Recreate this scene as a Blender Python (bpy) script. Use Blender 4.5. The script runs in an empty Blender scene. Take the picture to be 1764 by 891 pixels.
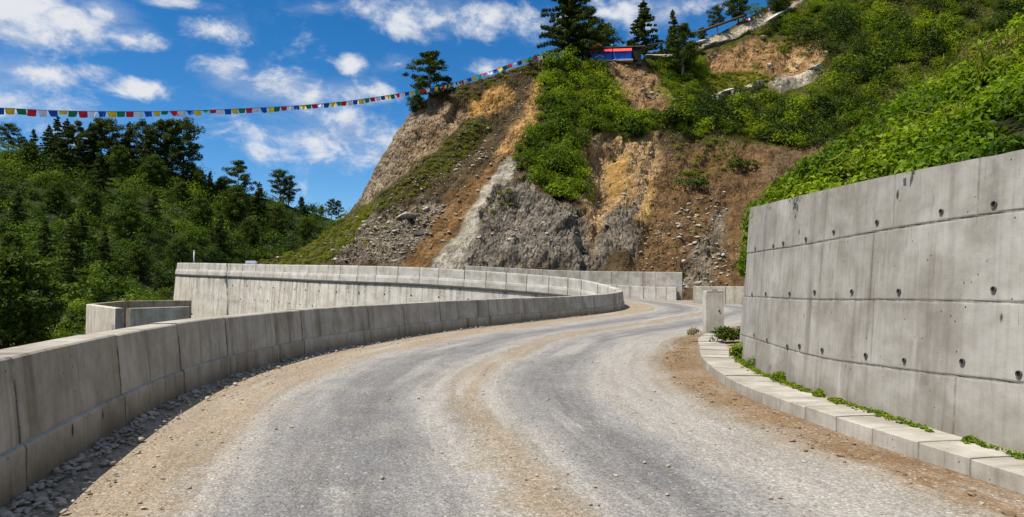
import bpy, math, random
import numpy as np
from mathutils import Vector, Matrix

# ------------------------------------------------------------------ camera, sky, sun, exposure
scene = bpy.context.scene
COL = scene.collection
F = 1176.0; CX = 882.0; CY = 445.5; CAMZ = 1.52
PITCH = math.atan((492 - CY) / F)
cam_d = bpy.data.cameras.new("camera"); cam_d.lens = 24.0; cam_d.sensor_width = 36.0
cam_d.clip_start = 0.05; cam_d.clip_end = 9000
cam = bpy.data.objects.new("camera", cam_d); COL.objects.link(cam)
cam.location = (0, 0, CAMZ); cam.rotation_euler = (math.pi / 2 + PITCH, 0, 0)
scene.camera = cam

SUN_EL = math.radians(61); SH = np.array([-0.86, -0.51])
SH = SH / np.linalg.norm(SH)
SUN_DIR = Vector((SH[0] * math.cos(SUN_EL), SH[1] * math.cos(SUN_EL), math.sin(SUN_EL)))
sun_d = bpy.data.lights.new("sun", 'SUN'); sun_d.energy = 4.9; sun_d.angle = math.radians(0.5)
sun_d.color = (1.0, 0.93, 0.82)
sun = bpy.data.objects.new("sun", sun_d); COL.objects.link(sun)
sun.rotation_euler = SUN_DIR.to_track_quat('Z', 'Y').to_euler()

SKY_STRENGTH = 0.11
world = bpy.data.worlds.new("World"); scene.world = world; world.use_nodes = True
scene.view_settings.view_transform = 'Standard'; scene.view_settings.look = 'None'
scene.view_settings.gamma = 1.0; scene.view_settings.use_curve_mapping = False
scene.view_settings.exposure = 0.32
scene.cycles.max_bounces = 6; scene.cycles.transparent_max_bounces = 4
scene.cycles.use_denoising = True

def ray(px, py):
    """pixel of the 1764-wide photo -> world direction (numpy, any shape)"""
    px = np.asarray(px, float); py = np.asarray(py, float)
    a = (px - CX) / F; b = (CY - py) / F
    c, s = math.cos(PITCH), math.sin(PITCH)
    return np.stack([a, c - b * s, s + b * c], -1)

def P(px, py, d):
    r = ray(px, py)
    t = np.asarray(d, float) / r[..., 1]
    p = r * t[..., None] if np.ndim(t) else r * t
    p = p.copy(); p[..., 2] += CAMZ
    return p

def world_sky():
    nt = world.node_tree; N = nt.nodes; Lk = nt.links; N.clear()
    out = N.new('ShaderNodeOutputWorld')
    sky = N.new('ShaderNodeTexSky'); sky.sky_type = 'NISHITA'; sky.sun_disc = False
    sky.sun_elevation = SUN_EL; sky.sun_rotation = math.atan2(SUN_DIR.x, SUN_DIR.y)
    sky.altitude = 1800; sky.air_density = 1.0; sky.dust_density = 0.7; sky.ozone_density = 3.0
    hs = N.new('ShaderNodeHueSaturation'); hs.inputs['Saturation'].default_value = 1.37
    hs.inputs['Value'].default_value = 1.0
    Lk.new(sky.outputs[0], hs.inputs['Color'])
    bg = N.new('ShaderNodeBackground'); bg.inputs['Strength'].default_value = SKY_STRENGTH
    Lk.new(hs.outputs[0], bg.inputs['Color'])
    tc = N.new('ShaderNodeTexCoord'); sp = N.new('ShaderNodeSeparateXYZ')
    Lk.new(tc.outputs['Generated'], sp.inputs[0])
    def M(op, a, b=None, c=None):
        n = N.new('ShaderNodeMath'); n.operation = op
        for i, v in enumerate((a, b, c)):
            if v is None: continue
            if isinstance(v, (int, float)): n.inputs[i].default_value = v
            else: Lk.new(v, n.inputs[i])
        return n.outputs[0]
    u = M('ARCTAN2', sp.outputs[0], sp.outputs[1]); v = M('ARCSINE', sp.outputs[2])
    cmb = N.new('ShaderNodeCombineXYZ'); Lk.new(u, cmb.inputs[0]); Lk.new(v, cmb.inputs[1])
    blobs = [(60, 40, 120, 62, 1.0), (178, 20, 48, 20, .8), (228, 68, 52, 20, .9), (60, 122, 84, 36, .85),
             (150, 128, 60, 24, .6), (240, 153, 66, 20, .85), (380, 52, 66, 24, .62), (386, 126, 56, 26, .85),
             (495, 152, 90, 34, 1.05), (610, 158, 90, 26, .75), (735, 30, 150, 42, 1.0), (606, 112, 28, 24, .8),
             (835, 28, 60, 32, .6), (560, 235, 210, 60, .78), (640, 262, 150, 48, .72), (480, 260, 110, 30, .5), (840, 117, 70, 20, .5),
             (905, 45, 60, 34, .5), (1090, 18, 180, 40, .7), (300, 2, 70, 14, .5), (20, 172, 110, 42, .55),
             (470, 205, 60, 16, .5), (690, 110, 40, 14, .4), (560, 15, 60, 14, .35),
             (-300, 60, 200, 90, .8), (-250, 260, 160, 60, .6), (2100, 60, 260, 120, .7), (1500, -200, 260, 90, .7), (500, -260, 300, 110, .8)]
    acc = None
    for (px, py, rx, ry, st) in blobs:
        d = ray(px, py); d = d / np.linalg.norm(d)
        u0 = math.atan2(d[0], d[1]); v0 = math.asin(d[2])
        sb = N.new('ShaderNodeVectorMath'); sb.operation = 'SUBTRACT'; Lk.new(cmb.outputs[0], sb.inputs[0]); sb.inputs[1].default_value = (u0, v0, 0)
        ml = N.new('ShaderNodeVectorMath'); ml.operation = 'MULTIPLY'; Lk.new(sb.outputs[0], ml.inputs[0]); ml.inputs[1].default_value = (F / rx, F / ry, 0)
        ln = N.new('ShaderNodeVectorMath'); ln.operation = 'LENGTH'; Lk.new(ml.outputs[0], ln.inputs[0])
        w = M('MULTIPLY', M('MAXIMUM', M('SUBTRACT', 1.15, ln.outputs['Value']), 0.0), st)
        acc = w if acc is None else M('MAXIMUM', acc, w)
    # unseen cloud cover added behind and overhead, a neutral fill for the blue shade
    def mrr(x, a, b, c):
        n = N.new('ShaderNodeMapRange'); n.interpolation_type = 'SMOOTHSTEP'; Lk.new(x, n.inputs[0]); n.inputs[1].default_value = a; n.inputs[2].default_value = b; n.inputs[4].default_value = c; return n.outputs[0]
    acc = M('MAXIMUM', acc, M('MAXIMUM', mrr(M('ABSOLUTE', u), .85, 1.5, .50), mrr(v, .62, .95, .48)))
    def fbm(dv, sc, sy, det, rough, z):
        mp = N.new('ShaderNodeVectorMath'); mp.operation = 'MULTIPLY_ADD'; Lk.new(cmb.outputs[0], mp.inputs[0])
        mp.inputs[1].default_value = (sc, sc * sy, 0); mp.inputs[2].default_value = (3.1, dv * sc * sy, z)
        nz = N.new('ShaderNodeTexNoise'); nz.inputs['Scale'].default_value = 1.0; nz.inputs['Detail'].default_value = det
        nz.inputs['Roughness'].default_value = rough; nz.inputs['Distortion'].default_value = 0.25
        Lk.new(mp.outputs[0], nz.inputs['Vector']); return nz.outputs['Fac']
    n1 = fbm(0, 13, 1.55, 9, .62, .3); n2 = fbm(0.026, 13, 1.55, 9, .62, .3)
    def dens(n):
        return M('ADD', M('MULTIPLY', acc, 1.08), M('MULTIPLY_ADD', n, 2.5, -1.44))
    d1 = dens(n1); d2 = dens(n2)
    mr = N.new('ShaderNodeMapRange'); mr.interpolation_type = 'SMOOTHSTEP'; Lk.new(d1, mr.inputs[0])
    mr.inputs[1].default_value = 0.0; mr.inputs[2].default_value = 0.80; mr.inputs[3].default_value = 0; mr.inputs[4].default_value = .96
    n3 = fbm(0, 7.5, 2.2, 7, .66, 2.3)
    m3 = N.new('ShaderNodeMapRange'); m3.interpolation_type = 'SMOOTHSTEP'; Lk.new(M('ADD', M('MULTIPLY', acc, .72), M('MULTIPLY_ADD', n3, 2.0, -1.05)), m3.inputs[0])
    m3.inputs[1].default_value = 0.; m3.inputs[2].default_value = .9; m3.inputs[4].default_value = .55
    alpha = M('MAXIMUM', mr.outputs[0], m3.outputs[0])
    sh = N.new('ShaderNodeMapRange'); sh.interpolation_type = 'SMOOTHSTEP'
    Lk.new(M('SUBTRACT', d1, M('MULTIPLY', d2, 0.8)), sh.inputs[0]); sh.inputs[1].default_value = -0.22; sh.inputs[2].default_value = 0.34
    mix = N.new('ShaderNodeMixRGB'); Lk.new(sh.outputs[0], mix.inputs[0])
    mix.inputs[1].default_value = (.40, .52, .74, 1); mix.inputs[2].default_value = (.86, .88, .92, 1)
    bc = N.new('ShaderNodeBackground'); bc.inputs['Strength'].default_value = .74; Lk.new(mix.outputs[0], bc.inputs['Color'])
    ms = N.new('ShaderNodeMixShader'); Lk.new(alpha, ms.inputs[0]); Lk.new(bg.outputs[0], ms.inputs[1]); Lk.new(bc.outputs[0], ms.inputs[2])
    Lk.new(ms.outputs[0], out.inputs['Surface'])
world_sky()

# ------------------------------------------------------------------ numpy helpers
rng = np.random.default_rng(7); random.seed(7)
def _h(ix, iy, iz):
    n = (ix.astype(np.int64) * 374761393 + iy.astype(np.int64) * 668265263 + iz.astype(np.int64) * 2147483647 * 3 + iz.astype(np.int64) * 1274126177) & 0xFFFFFFFF
    n = ((n ^ (n >> 13)) * 1274126177) & 0xFFFFFFFF
    n = (n ^ (n >> 16)) & 0xFFFFFF
    return n / float(0xFFFFFF)
def vnoise(p):
    p = np.asarray(p, float); i = np.floor(p); f = p - i; i = i.astype(np.int64); f = f * f * (3 - 2 * f)
    r = 0
    for dx in (0, 1):
        wx = f[..., 0] if dx else 1 - f[..., 0]
        for dy in (0, 1):
            wy = f[..., 1] if dy else 1 - f[..., 1]
            for dz in (0, 1):
                wz = f[..., 2] if dz else 1 - f[..., 2]
                r = r + wx * wy * wz * _h(i[..., 0] + dx, i[..., 1] + dy, i[..., 2] + dz)
    return r
def fbm(p, o=4):
    s = 0; a = .5; t = 0; p = np.asarray(p, float)
    for k in range(o):
        s = s + a * vnoise(p + 17.3 * k); t += a; a *= .5; p = p * 2.03
    return s / t - .5
def smooth(a, b, x):
    t = np.clip((x - a) / (b - a), 0, 1); return t * t * (3 - 2 * t)
def poly_sd(px, py, poly):
    """signed distance, positive inside"""
    px = np.asarray(px, float); py = np.asarray(py, float)
    d = np.full(px.shape, 1e9); ins = np.zeros(px.shape, bool); n = len(poly)
    for i in range(n):
        x0, y0 = poly[i]; x1, y1 = poly[(i + 1) % n]
        ex, ey = x1 - x0, y1 - y0; wx, wy = px - x0, py - y0
        t = np.clip((wx * ex + wy * ey) / (ex * ex + ey * ey + 1e-9), 0, 1)
        d = np.minimum(d, np.hypot(wx - t * ex, wy - t * ey))
        c = ((y0 <= py) != (y1 <= py))
        xi = x0 + (py - y0) * ex / (ey if abs(ey) > 1e-9 else 1e-9)
        ins ^= c & (px < xi)
    return np.where(ins, d, -d)
def catmull(pts, step):
    pts = np.asarray(pts, float); q = np.vstack([2 * pts[0] - pts[1], pts, 2 * pts[-1] - pts[-2]])
    out = []
    for i in range(1, len(q) - 2):
        p0, p1, p2, p3 = q[i - 1:i + 3]
        n = max(2, int(np.linalg.norm(p2[:2] - p1[:2]) / step))
        t = (np.arange(n) / n)[:, None]
        out.append(.5 * (2 * p1 + (p2 - p0) * t + (2 * p0 - 5 * p1 + 4 * p2 - p3) * t ** 2 + (3 * p1 - p0 - 3 * p2 + p3) * t ** 3))
    out.append(pts[-1:]); return np.vstack(out)
class Path:
    """a line in plan with heights, read by arc length; n points to the right of travel"""
    def __init__(s, pts, step=.12):
        s.p = catmull(pts, step); d = np.linalg.norm(np.diff(s.p[:, :2], axis=0), axis=1)
        s.s = np.concatenate([[0], np.cumsum(d)]); s.len = s.s[-1]
        t = np.gradient(s.p[:, :2], axis=0); t /= np.linalg.norm(t, axis=1)[:, None] + 1e-9
        s.n = np.stack([t[:, 1], -t[:, 0]], -1)
    def at(s, q):
        q = np.asarray(q, float)
        return np.stack([np.interp(q, s.s, s.p[:, k]) for k in range(s.p.shape[1])], -1)
    def nor(s, q):
        n = np.stack([np.interp(q, s.s, s.n[:, k]) for k in range(2)], -1)
        return n / np.linalg.norm(n, axis=-1, keepdims=True)
    def near(s, x, y):
        return s.s[np.argmin((s.p[:, 0] - x) ** 2 + (s.p[:, 1] - y) ** 2)]

# ------------------------------------------------------------------ object helpers
def tag(o, label=None, cat=None, group=None, kind=None):
    if label: o['label'] = label
    if cat: o['category'] = cat
    if group: o['group'] = group
    if kind: o['kind'] = kind
    return o
def link(name, me, mat=None, parent=None):
    o = bpy.data.objects.new(name, me); COL.objects.link(o)
    if mat is not None: me.materials.append(mat)
    if parent is not None: o.parent = parent
    return o
def empty(name, loc=(0, 0, 0), rz=0):
    o = bpy.data.objects.new(name, None); COL.objects.link(o); o.location = loc; o.rotation_euler = (0, 0, rz)
    o.empty_display_size = .2; return o
def mesh(name, v, f, mat=None, parent=None, smooth_=False, attrs=None, mats=None, midx=None):
    """v (n,3); f (m,k) array, or list of lists; attrs {name: array}"""
    me = bpy.data.meshes.new(name); v = np.asarray(v, np.float32)
    if isinstance(f, np.ndarray):
        m, k = f.shape
        me.vertices.add(len(v)); me.vertices.foreach_set('co', v.ravel())
        me.loops.add(m * k); me.loops.foreach_set('vertex_index', f.astype(np.int32).ravel())
        me.polygons.add(m); me.polygons.foreach_set('loop_start', (np.arange(m) * k).astype(np.int32))
        me.polygons.foreach_set('loop_total', np.full(m, k, np.int32))
        me.update(calc_edges=True)
    else:
        me.from_pydata([tuple(map(float, a)) for a in v], [], [tuple(map(int, a)) for a in f]); me.update()
    if smooth_: me.polygons.foreach_set('use_smooth', np.ones(len(me.polygons), bool))
    for nme, a in (attrs or {}).items():
        a = np.asarray(a, np.float32)
        if a.ndim == 1:
            at = me.attributes.new(nme, 'FLOAT', 'POINT'); at.data.foreach_set('value', a)
        elif a.shape[1] == 3:
            at = me.attributes.new(nme, 'FLOAT_VECTOR', 'POINT'); at.data.foreach_set('vector', a.ravel())
        else:
            at = me.attributes.new(nme, 'FLOAT_COLOR', 'POINT'); at.data.foreach_set('color', a.ravel())
    return link(name, me, mat, parent)
def grid_faces(nu, nv, flip=False):
    i = np.arange(nu - 1)[:, None] * nv + np.arange(nv - 1)[None, :]; i = i.ravel()
    q = np.stack([i, i + nv, i + nv + 1, i + 1], -1)
    return q[:, ::-1].copy() if flip else q
class MB:
    """collects boxes, tubes and the like into one mesh"""
    def __init__(s): s.v = []; s.f = []
    def add(s, v, f):
        b = len(s.v); s.v += [tuple(a) for a in v]; s.f += [[i + b for i in q] for q in f]
    def box(s, c, size, bev=0.0, M=None):
        x, y, z = [a / 2 for a in size]; b = min(bev, x * .9, y * .9, z * .9)
        if b <= 0:
            v = [(i * x, j * y, k * z) for i in (-1, 1) for j in (-1, 1) for k in (-1, 1)]
            f = [(0, 1, 3, 2), (4, 6, 7, 5), (0, 4, 5, 1), (2, 3, 7, 6), (0, 2, 6, 4), (1, 5, 7, 3)]
        else:
            import bmesh
            bm = bmesh.new(); bmesh.ops.create_cube(bm, size=1.0)
            for q in bm.verts: q.co = Vector((q.co.x * 2 * x, q.co.y * 2 * y, q.co.z * 2 * z))
            bmesh.ops.bevel(bm, geom=list(bm.edges), offset=b, segments=2, affect='EDGES', profile=.6)
            bm.verts.index_update(); v = [tuple(q.co) for q in bm.verts]; f = [[q.index for q in g.verts] for g in bm.faces]; bm.free()
        if M is not None: v = [tuple(M @ Vector(a)) for a in v]
        s.add([(a[0] + c[0], a[1] + c[1], a[2] + c[2]) for a in v], f)
    def tube(s, pts, rad, n=8, cap=True):
        pts = [Vector(p) for p in pts]; rings = []
        if not hasattr(rad, '__len__'): rad = [rad] * len(pts)
        ref = Vector((0.31, 0.17, 0.93))
        for i, p in enumerate(pts):
            t = (pts[min(i + 1, len(pts) - 1)] - pts[max(i - 1, 0)]).normalized()
            a = t.cross(ref)
            if a.length < .05: a = t.cross(Vector((1, 0, 0)))
            a.normalize(); b = t.cross(a)
            rings.append([p + (a * math.cos(2 * math.pi * k / n) + b * math.sin(2 * math.pi * k / n)) * rad[i] for k in range(n)])
        v = [q for r in rings for q in r]; f = []
        for i in range(len(pts) - 1):
            for k in range(n):
                f.append((i * n + k, i * n + (k + 1) % n, (i + 1) * n + (k + 1) % n, (i + 1) * n + k))
        if cap: f.append(list(range(n))[::-1]); f.append([(len(pts) - 1) * n + k for k in range(n)])
        s.add(v, f)
    def build(s, name, mat, parent=None, smooth_=False):
        return mesh(name, s.v, s.f, mat, parent, smooth_)

# ------------------------------------------------------------------ materials
def new_mat(name):
    m = bpy.data.materials.new(name); m.use_nodes = True; m.node_tree.nodes.clear(); return m
class NT:
    def __init__(s, m): s.N = m.node_tree.nodes; s.L = m.node_tree.links
    def n(s, t, **k):
        a = s.N.new(t)
        for x, y in k.items(): setattr(a, x, y)
        return a
    def set(s, sock, v):
        if hasattr(v, 'is_output') or isinstance(v, bpy.types.NodeSocket): s.L.new(v, sock)
        else: sock.default_value = v
    def math(s, op, a, b=None, c=None, clamp=False):
        n = s.n('ShaderNodeMath', operation=op, use_clamp=clamp)
        for i, v in enumerate((a, b, c)):
            if v is not None: s.set(n.inputs[i], v)
        return n.outputs[0]
    def vmath(s, op, a, b=None, c=None):
        n = s.n('ShaderNodeVectorMath', operation=op)
        for i, v in enumerate((a, b, c)):
            if v is not None: s.set(n.inputs[i], v)
        return n.outputs[0]
    def noise(s, vec, sc, det=4, rough=.55, dist=0):
        n = s.n('ShaderNodeTexNoise'); s.set(n.inputs['Vector'], vec); n.inputs['Scale'].default_value = sc
        n.inputs['Detail'].default_value = det; n.inputs['Roughness'].default_value = rough; n.inputs['Distortion'].default_value = dist
        return n.outputs['Fac']
    def voro(s, vec, sc, feature='F1', out='Distance'):
        n = s.n('ShaderNodeTexVoronoi', feature=feature); s.set(n.inputs['Vector'], vec); n.inputs['Scale'].default_value = sc
        return n.outputs[out]
    def mr(s, x, a, b, c=0., d=1., sm=True):
        n = s.n('ShaderNodeMapRange'); n.interpolation_type = 'SMOOTHSTEP' if sm else 'LINEAR'
        s.set(n.inputs[0], x)
        for i, v in enumerate((a, b, c, d)): s.set(n.inputs[i + 1], v)
        return n.outputs[0]
    def mix(s, fac, a, b, mode='MIX'):
        n = s.n('ShaderNodeMixRGB', blend_type=mode)
        for i, v in enumerate((fac, a, b)):
            if i and isinstance(v, tuple) and len(v) == 3: v = v + (1,)
            s.set(n.inputs[i], v)
        return n.outputs[0]
    def attr(s, name, out='Vector'):
        n = s.n('ShaderNodeAttribute'); n.attribute_name = name; return n.outputs[out]
    def bump(s, h, st, dist, nrm=None):
        n = s.n('ShaderNodeBump'); n.inputs['Strength'].default_value = st; n.inputs['Distance'].default_value = dist
        s.L.new(h, n.inputs['Height'])
        if nrm is not None: s.L.new(nrm, n.inputs['Normal'])
        return n.outputs[0]
    def out(s, col, rough=.85, nrm=None, spec=.25):
        b = s.n('ShaderNodeBsdfPrincipled'); o = s.n('ShaderNodeOutputMaterial')
        s.set(b.inputs['Base Color'], col + (1,) if isinstance(col, tuple) and len(col) == 3 else col)
        s.set(b.inputs['Roughness'], rough); b.inputs['Specular IOR Level'].default_value = spec
        if nrm is not None: s.L.new(nrm, b.inputs['Normal'])
        s.L.new(b.outputs[0], o.inputs[0]); return b

def plain(name, c, rough=.8, var=.25, sc=6):
    m = new_mat(name); t = NT(m); co = t.n('ShaderNodeTexCoord').outputs['Object']
    n = t.noise(co, sc, 5, .6)
    col = t.mix(t.mr(n, .3, .7), tuple(a * (1 - var) for a in c), tuple(a * (1 + var) for a in c))
    t.out(col, rough, t.bump(n, .2, .02)); return m

def concrete(name, base, streak=.5, dark=.35, warm=(.95, .9, .8), foot=0., pits=1.0, blotch=.3):
    """cuv = metres along the wall, metres up, piece number"""
    m = new_mat(name); t = NT(m); uv = t.attr('cuv')
    co = t.n('ShaderNodeTexCoord').outputs['Object']
    v1 = t.vmath('MULTIPLY', uv, (2.6, .22, 1.7)); s1 = t.noise(v1, 1.0, 6, .62)
    v2 = t.vmath('MULTIPLY', uv, (9.0, .35, 3.1)); s2 = t.noise(v2, 1.0, 5, .6)
    b1 = t.noise(uv, 1.3, 7, .62, .3); b2 = t.noise(uv, 7.0, 6, .65); g = t.noise(uv, 60.0, 3, .6)
    col = t.mix(t.mr(b1, .28, .72), tuple(a * (1 - blotch * .75) * w for a, w in zip(base, warm)), tuple(a * (1 + blotch * .4) for a in base))
    col = t.mix(t.mr(b2, .35, .75), col, t.mix(1.0, col, (.86, .85, .82), 'MULTIPLY'))
    col = t.mix(t.math('MULTIPLY', t.mr(s1, .50, .74), streak), col, t.mix(1.0, col, (.50, .46, .40), 'MULTIPLY'))
    col = t.mix(t.math('MULTIPLY', t.mr(s2, .56, .78), streak * .8), col, t.mix(1.0, col, (.52, .49, .44), 'MULTIPLY'))
    dr = t.noise(t.vmath('MULTIPLY', uv, (30.0, 2.2, 5.3)), 1.0, 4, .65); dg = t.noise(t.vmath('MULTIPLY', uv, (3.0, 1.2, 1.3)), 1.0, 3)
    col = t.mix(t.math('MULTIPLY', t.math('MULTIPLY', t.mr(dr, .60, .76), t.mr(dg, .44, .60)), min(1., streak * 1.4)), col, t.mix(1.0, col, (.40, .36, .30), 'MULTIPLY'))
    fb = t.noise(t.vmath('MULTIPLY', uv, (16.0, .12, 2.9)), 1.0, 4, .7)
    col = t.mix(t.mr(fb, .42, .66, 0, .5), col, t.mix(1.0, col, (.78, .77, .76), 'MULTIPLY'))
    w2 = t.noise(t.vmath('MULTIPLY', uv, (5.0, .6, 2.3)), 1.0, 4, .6)
    col = t.mix(t.math('MULTIPLY', t.mr(w2, .60, .78), streak * .7), col, tuple(min(.75, a * 1.35) for a in base))
    if foot:
        su = t.n('ShaderNodeSeparateXYZ'); t.L.new(uv, su.inputs[0])
        fz_ = t.mr(t.math('ADD', su.outputs[1], t.math('MULTIPLY_ADD', t.noise(uv, 3.0, 5, .7), .30, -.15)), .42, .02)
        col = t.mix(t.math('MULTIPLY', fz_, foot), col, t.mix(1.0, col, (.66, .55, .40), 'MULTIPLY'))
    # air holes and small stains
    vo = t.voro(t.vmath('MULTIPLY', uv, (1, .7, 1)), 14.0); gate = t.noise(uv, 4.0, 2)
    pit = t.math('MULTIPLY', t.mr(vo, .13, .05), t.mr(gate, .50, .60))
    vo2 = t.voro(t.vmath('MULTIPLY', uv, (1, .45, 1)), 4.1); gate2 = t.noise(uv, 1.9, 3)
    pit2 = t.math('MULTIPLY', t.mr(vo2, .13, .04), t.mr(gate2, .52, .62))
    col = t.mix(t.math('MULTIPLY', t.math('MAXIMUM', pit, t.math('MULTIPLY', pit2, .8)), dark * pits * 1.8, clamp=True), col, (.05, .042, .033))
    sm = t.attr('seam', 'Fac')
    rag = t.mr(t.noise(uv, 6.0, 6, .75), .34, .60, .10, 1.0)
    col = t.mix(t.math('MULTIPLY', t.math('MULTIPLY', sm, rag), .92, clamp=True), col, (.055, .048, .038))
    col = t.mix(t.math('MULTIPLY', g, .18), col, (.1, .1, .1))
    h = t.math('ADD', t.math('MULTIPLY', b2, .6), t.math('MULTIPLY', g, .35))
    h = t.math('SUBTRACT', h, t.math('MULTIPLY', pit, .8))
    t.out(col, .88, t.bump(h, .45, .012), .2); return m

def leaf_mat(name, dark, mid, light, trans=.35, rough=.55, yellow=0.0):
    m = new_mat(name); t = NT(m)
    ti = t.attr('tint', 'Fac')
    r = t.n('ShaderNodeValToRGB'); t.L.new(ti, r.inputs[0]); cr = r.color_ramp
    cr.elements[0].position = 0; cr.elements[0].color = dark + (1,); cr.elements[1].position = 1; cr.elements[1].color = light + (1,)
    e = cr.elements.new(.5); e.color = mid + (1,)
    co = t.n('ShaderNodeTexCoord').outputs['Object']; n = t.noise(co, .35, 3)
    col = t.mix(t.mr(n, .40, .70, 0, .55), r.outputs[0], t.mix(1.0, r.outputs[0], (1.35, 1.08, .7), 'MULTIPLY'))
    b = t.n('ShaderNodeBsdfPrincipled'); t.L.new(col, b.inputs['Base Color']); b.inputs['Roughness'].default_value = rough
    b.inputs['Specular IOR Level'].default_value = .14
    tr = t.n('ShaderNodeBsdfTranslucent'); t.L.new(t.mix(1.0, col, (1.3, 1.3, .5), 'MULTIPLY'), tr.inputs[0])
    mx = t.n('ShaderNodeMixShader'); mx.inputs[0].default_value = trans
    t.L.new(b.outputs[0], mx.inputs[1]); t.L.new(tr.outputs[0], mx.inputs[2])
    o = t.n('ShaderNodeOutputMaterial'); t.L.new(mx.outputs[0], o.inputs[0]); return m

def hill_mat(name, rocky=True):
    m = new_mat(name); t = NT(m); co = t.n('ShaderNodeTexCoord').outputs['Object']
    c = t.attr('col', 'Color'); rk = t.attr('rock', 'Fac')
    n1 = t.noise(co, .5, 8, .65, .4); n2 = t.noise(co, 2.4, 7, .68)
    st = t.noise(t.vmath('MULTIPLY', co, (1.0, .6, .8)), 1.6, 8, .72, .8)
    def dot(v):
        n = t.n('ShaderNodeVectorMath', operation='DOT_PRODUCT'); t.L.new(co, n.inputs[0]); n.inputs[1].default_value = v; return n.outputs['Value']
    cb = t.n('ShaderNodeCombineXYZ'); t.L.new(dot((.81, 0, -.58)), cb.inputs[0]); t.L.new(dot((0, .35, 0)), cb.inputs[1]); t.L.new(dot((-.10, 0, -.14)), cb.inputs[2])
    sl = t.noise(cb.outputs[0], 1.0, 8, .66, .5)
    v2 = t.voro(t.vmath('MULTIPLY', co, (1.5, 1.0, .7)), 2.6); 
    cell = t.n('ShaderNodeTexVoronoi'); t.L.new(co, cell.inputs['Vector']); cell.inputs['Scale'].default_value = 1.9
    cv = t.n('ShaderNodeSeparateXYZ'); t.L.new(cell.outputs['Color'], cv.inputs[0])
    col = t.mix(t.mr(n1, .3, .7), t.mix(1.0, c, (.52, .49, .44), 'MULTIPLY'), t.mix(1.0, c, (1.30, 1.26, 1.2), 'MULTIPLY'))
    col = t.mix(t.mr(n2, .44, .68, 0, .85), col, t.mix(1.0, col, (.42, .38, .33), 'MULTIPLY'))
    col = t.mix(t.math('MULTIPLY', rk, t.mr(cv.outputs[0], .55, .95, 0, .55)), col, t.mix(1.0, col, (1.6, 1.55, 1.45), 'MULTIPLY'))
    col = t.mix(t.math('MULTIPLY', rk, t.mr(st, .5, .7, 0, .75)), col, t.mix(1.0, col, (.45, .41, .36), 'MULTIPLY'))
    dk = t.noise(t.vmath('MULTIPLY', co, (1.0, .7, 1.2)), 4.2, 6, .75, .4)
    col = t.mix(t.mr(dk, .52, .68, 0, .8), col, t.mix(1.0, col, (.30, .26, .21), 'MULTIPLY'))
    col = t.mix(t.mr(sl, .50, .66, 0, .6), col, t.mix(1.0, col, (.50, .45, .38), 'MULTIPLY'))
    col = t.mix(t.mr(sl, .46, .34, 0, .5), col, t.mix(1.0, col, (1.45, 1.38, 1.25), 'MULTIPLY'))
    # pale chips lying in the soil
    vs = t.voro(co, 3.4); ga = t.noise(co, .33, 3)
    col = t.mix(t.math('MULTIPLY', t.mr(vs, .24, .14), t.mr(ga, .46, .6, 0, .85)), col, (.45, .40, .33))
    h = t.math('ADD', t.math('MULTIPLY', n2, .8), t.math('ADD', t.math('MULTIPLY', st, .45), t.math('MULTIPLY', sl, -.9)))
    h = t.math('ADD', h, t.math('MULTIPLY', t.math('MULTIPLY', rk, v2), 1.0))
    t.out(col, .95, t.bump(h, .9, .55), .1); return m

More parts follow.
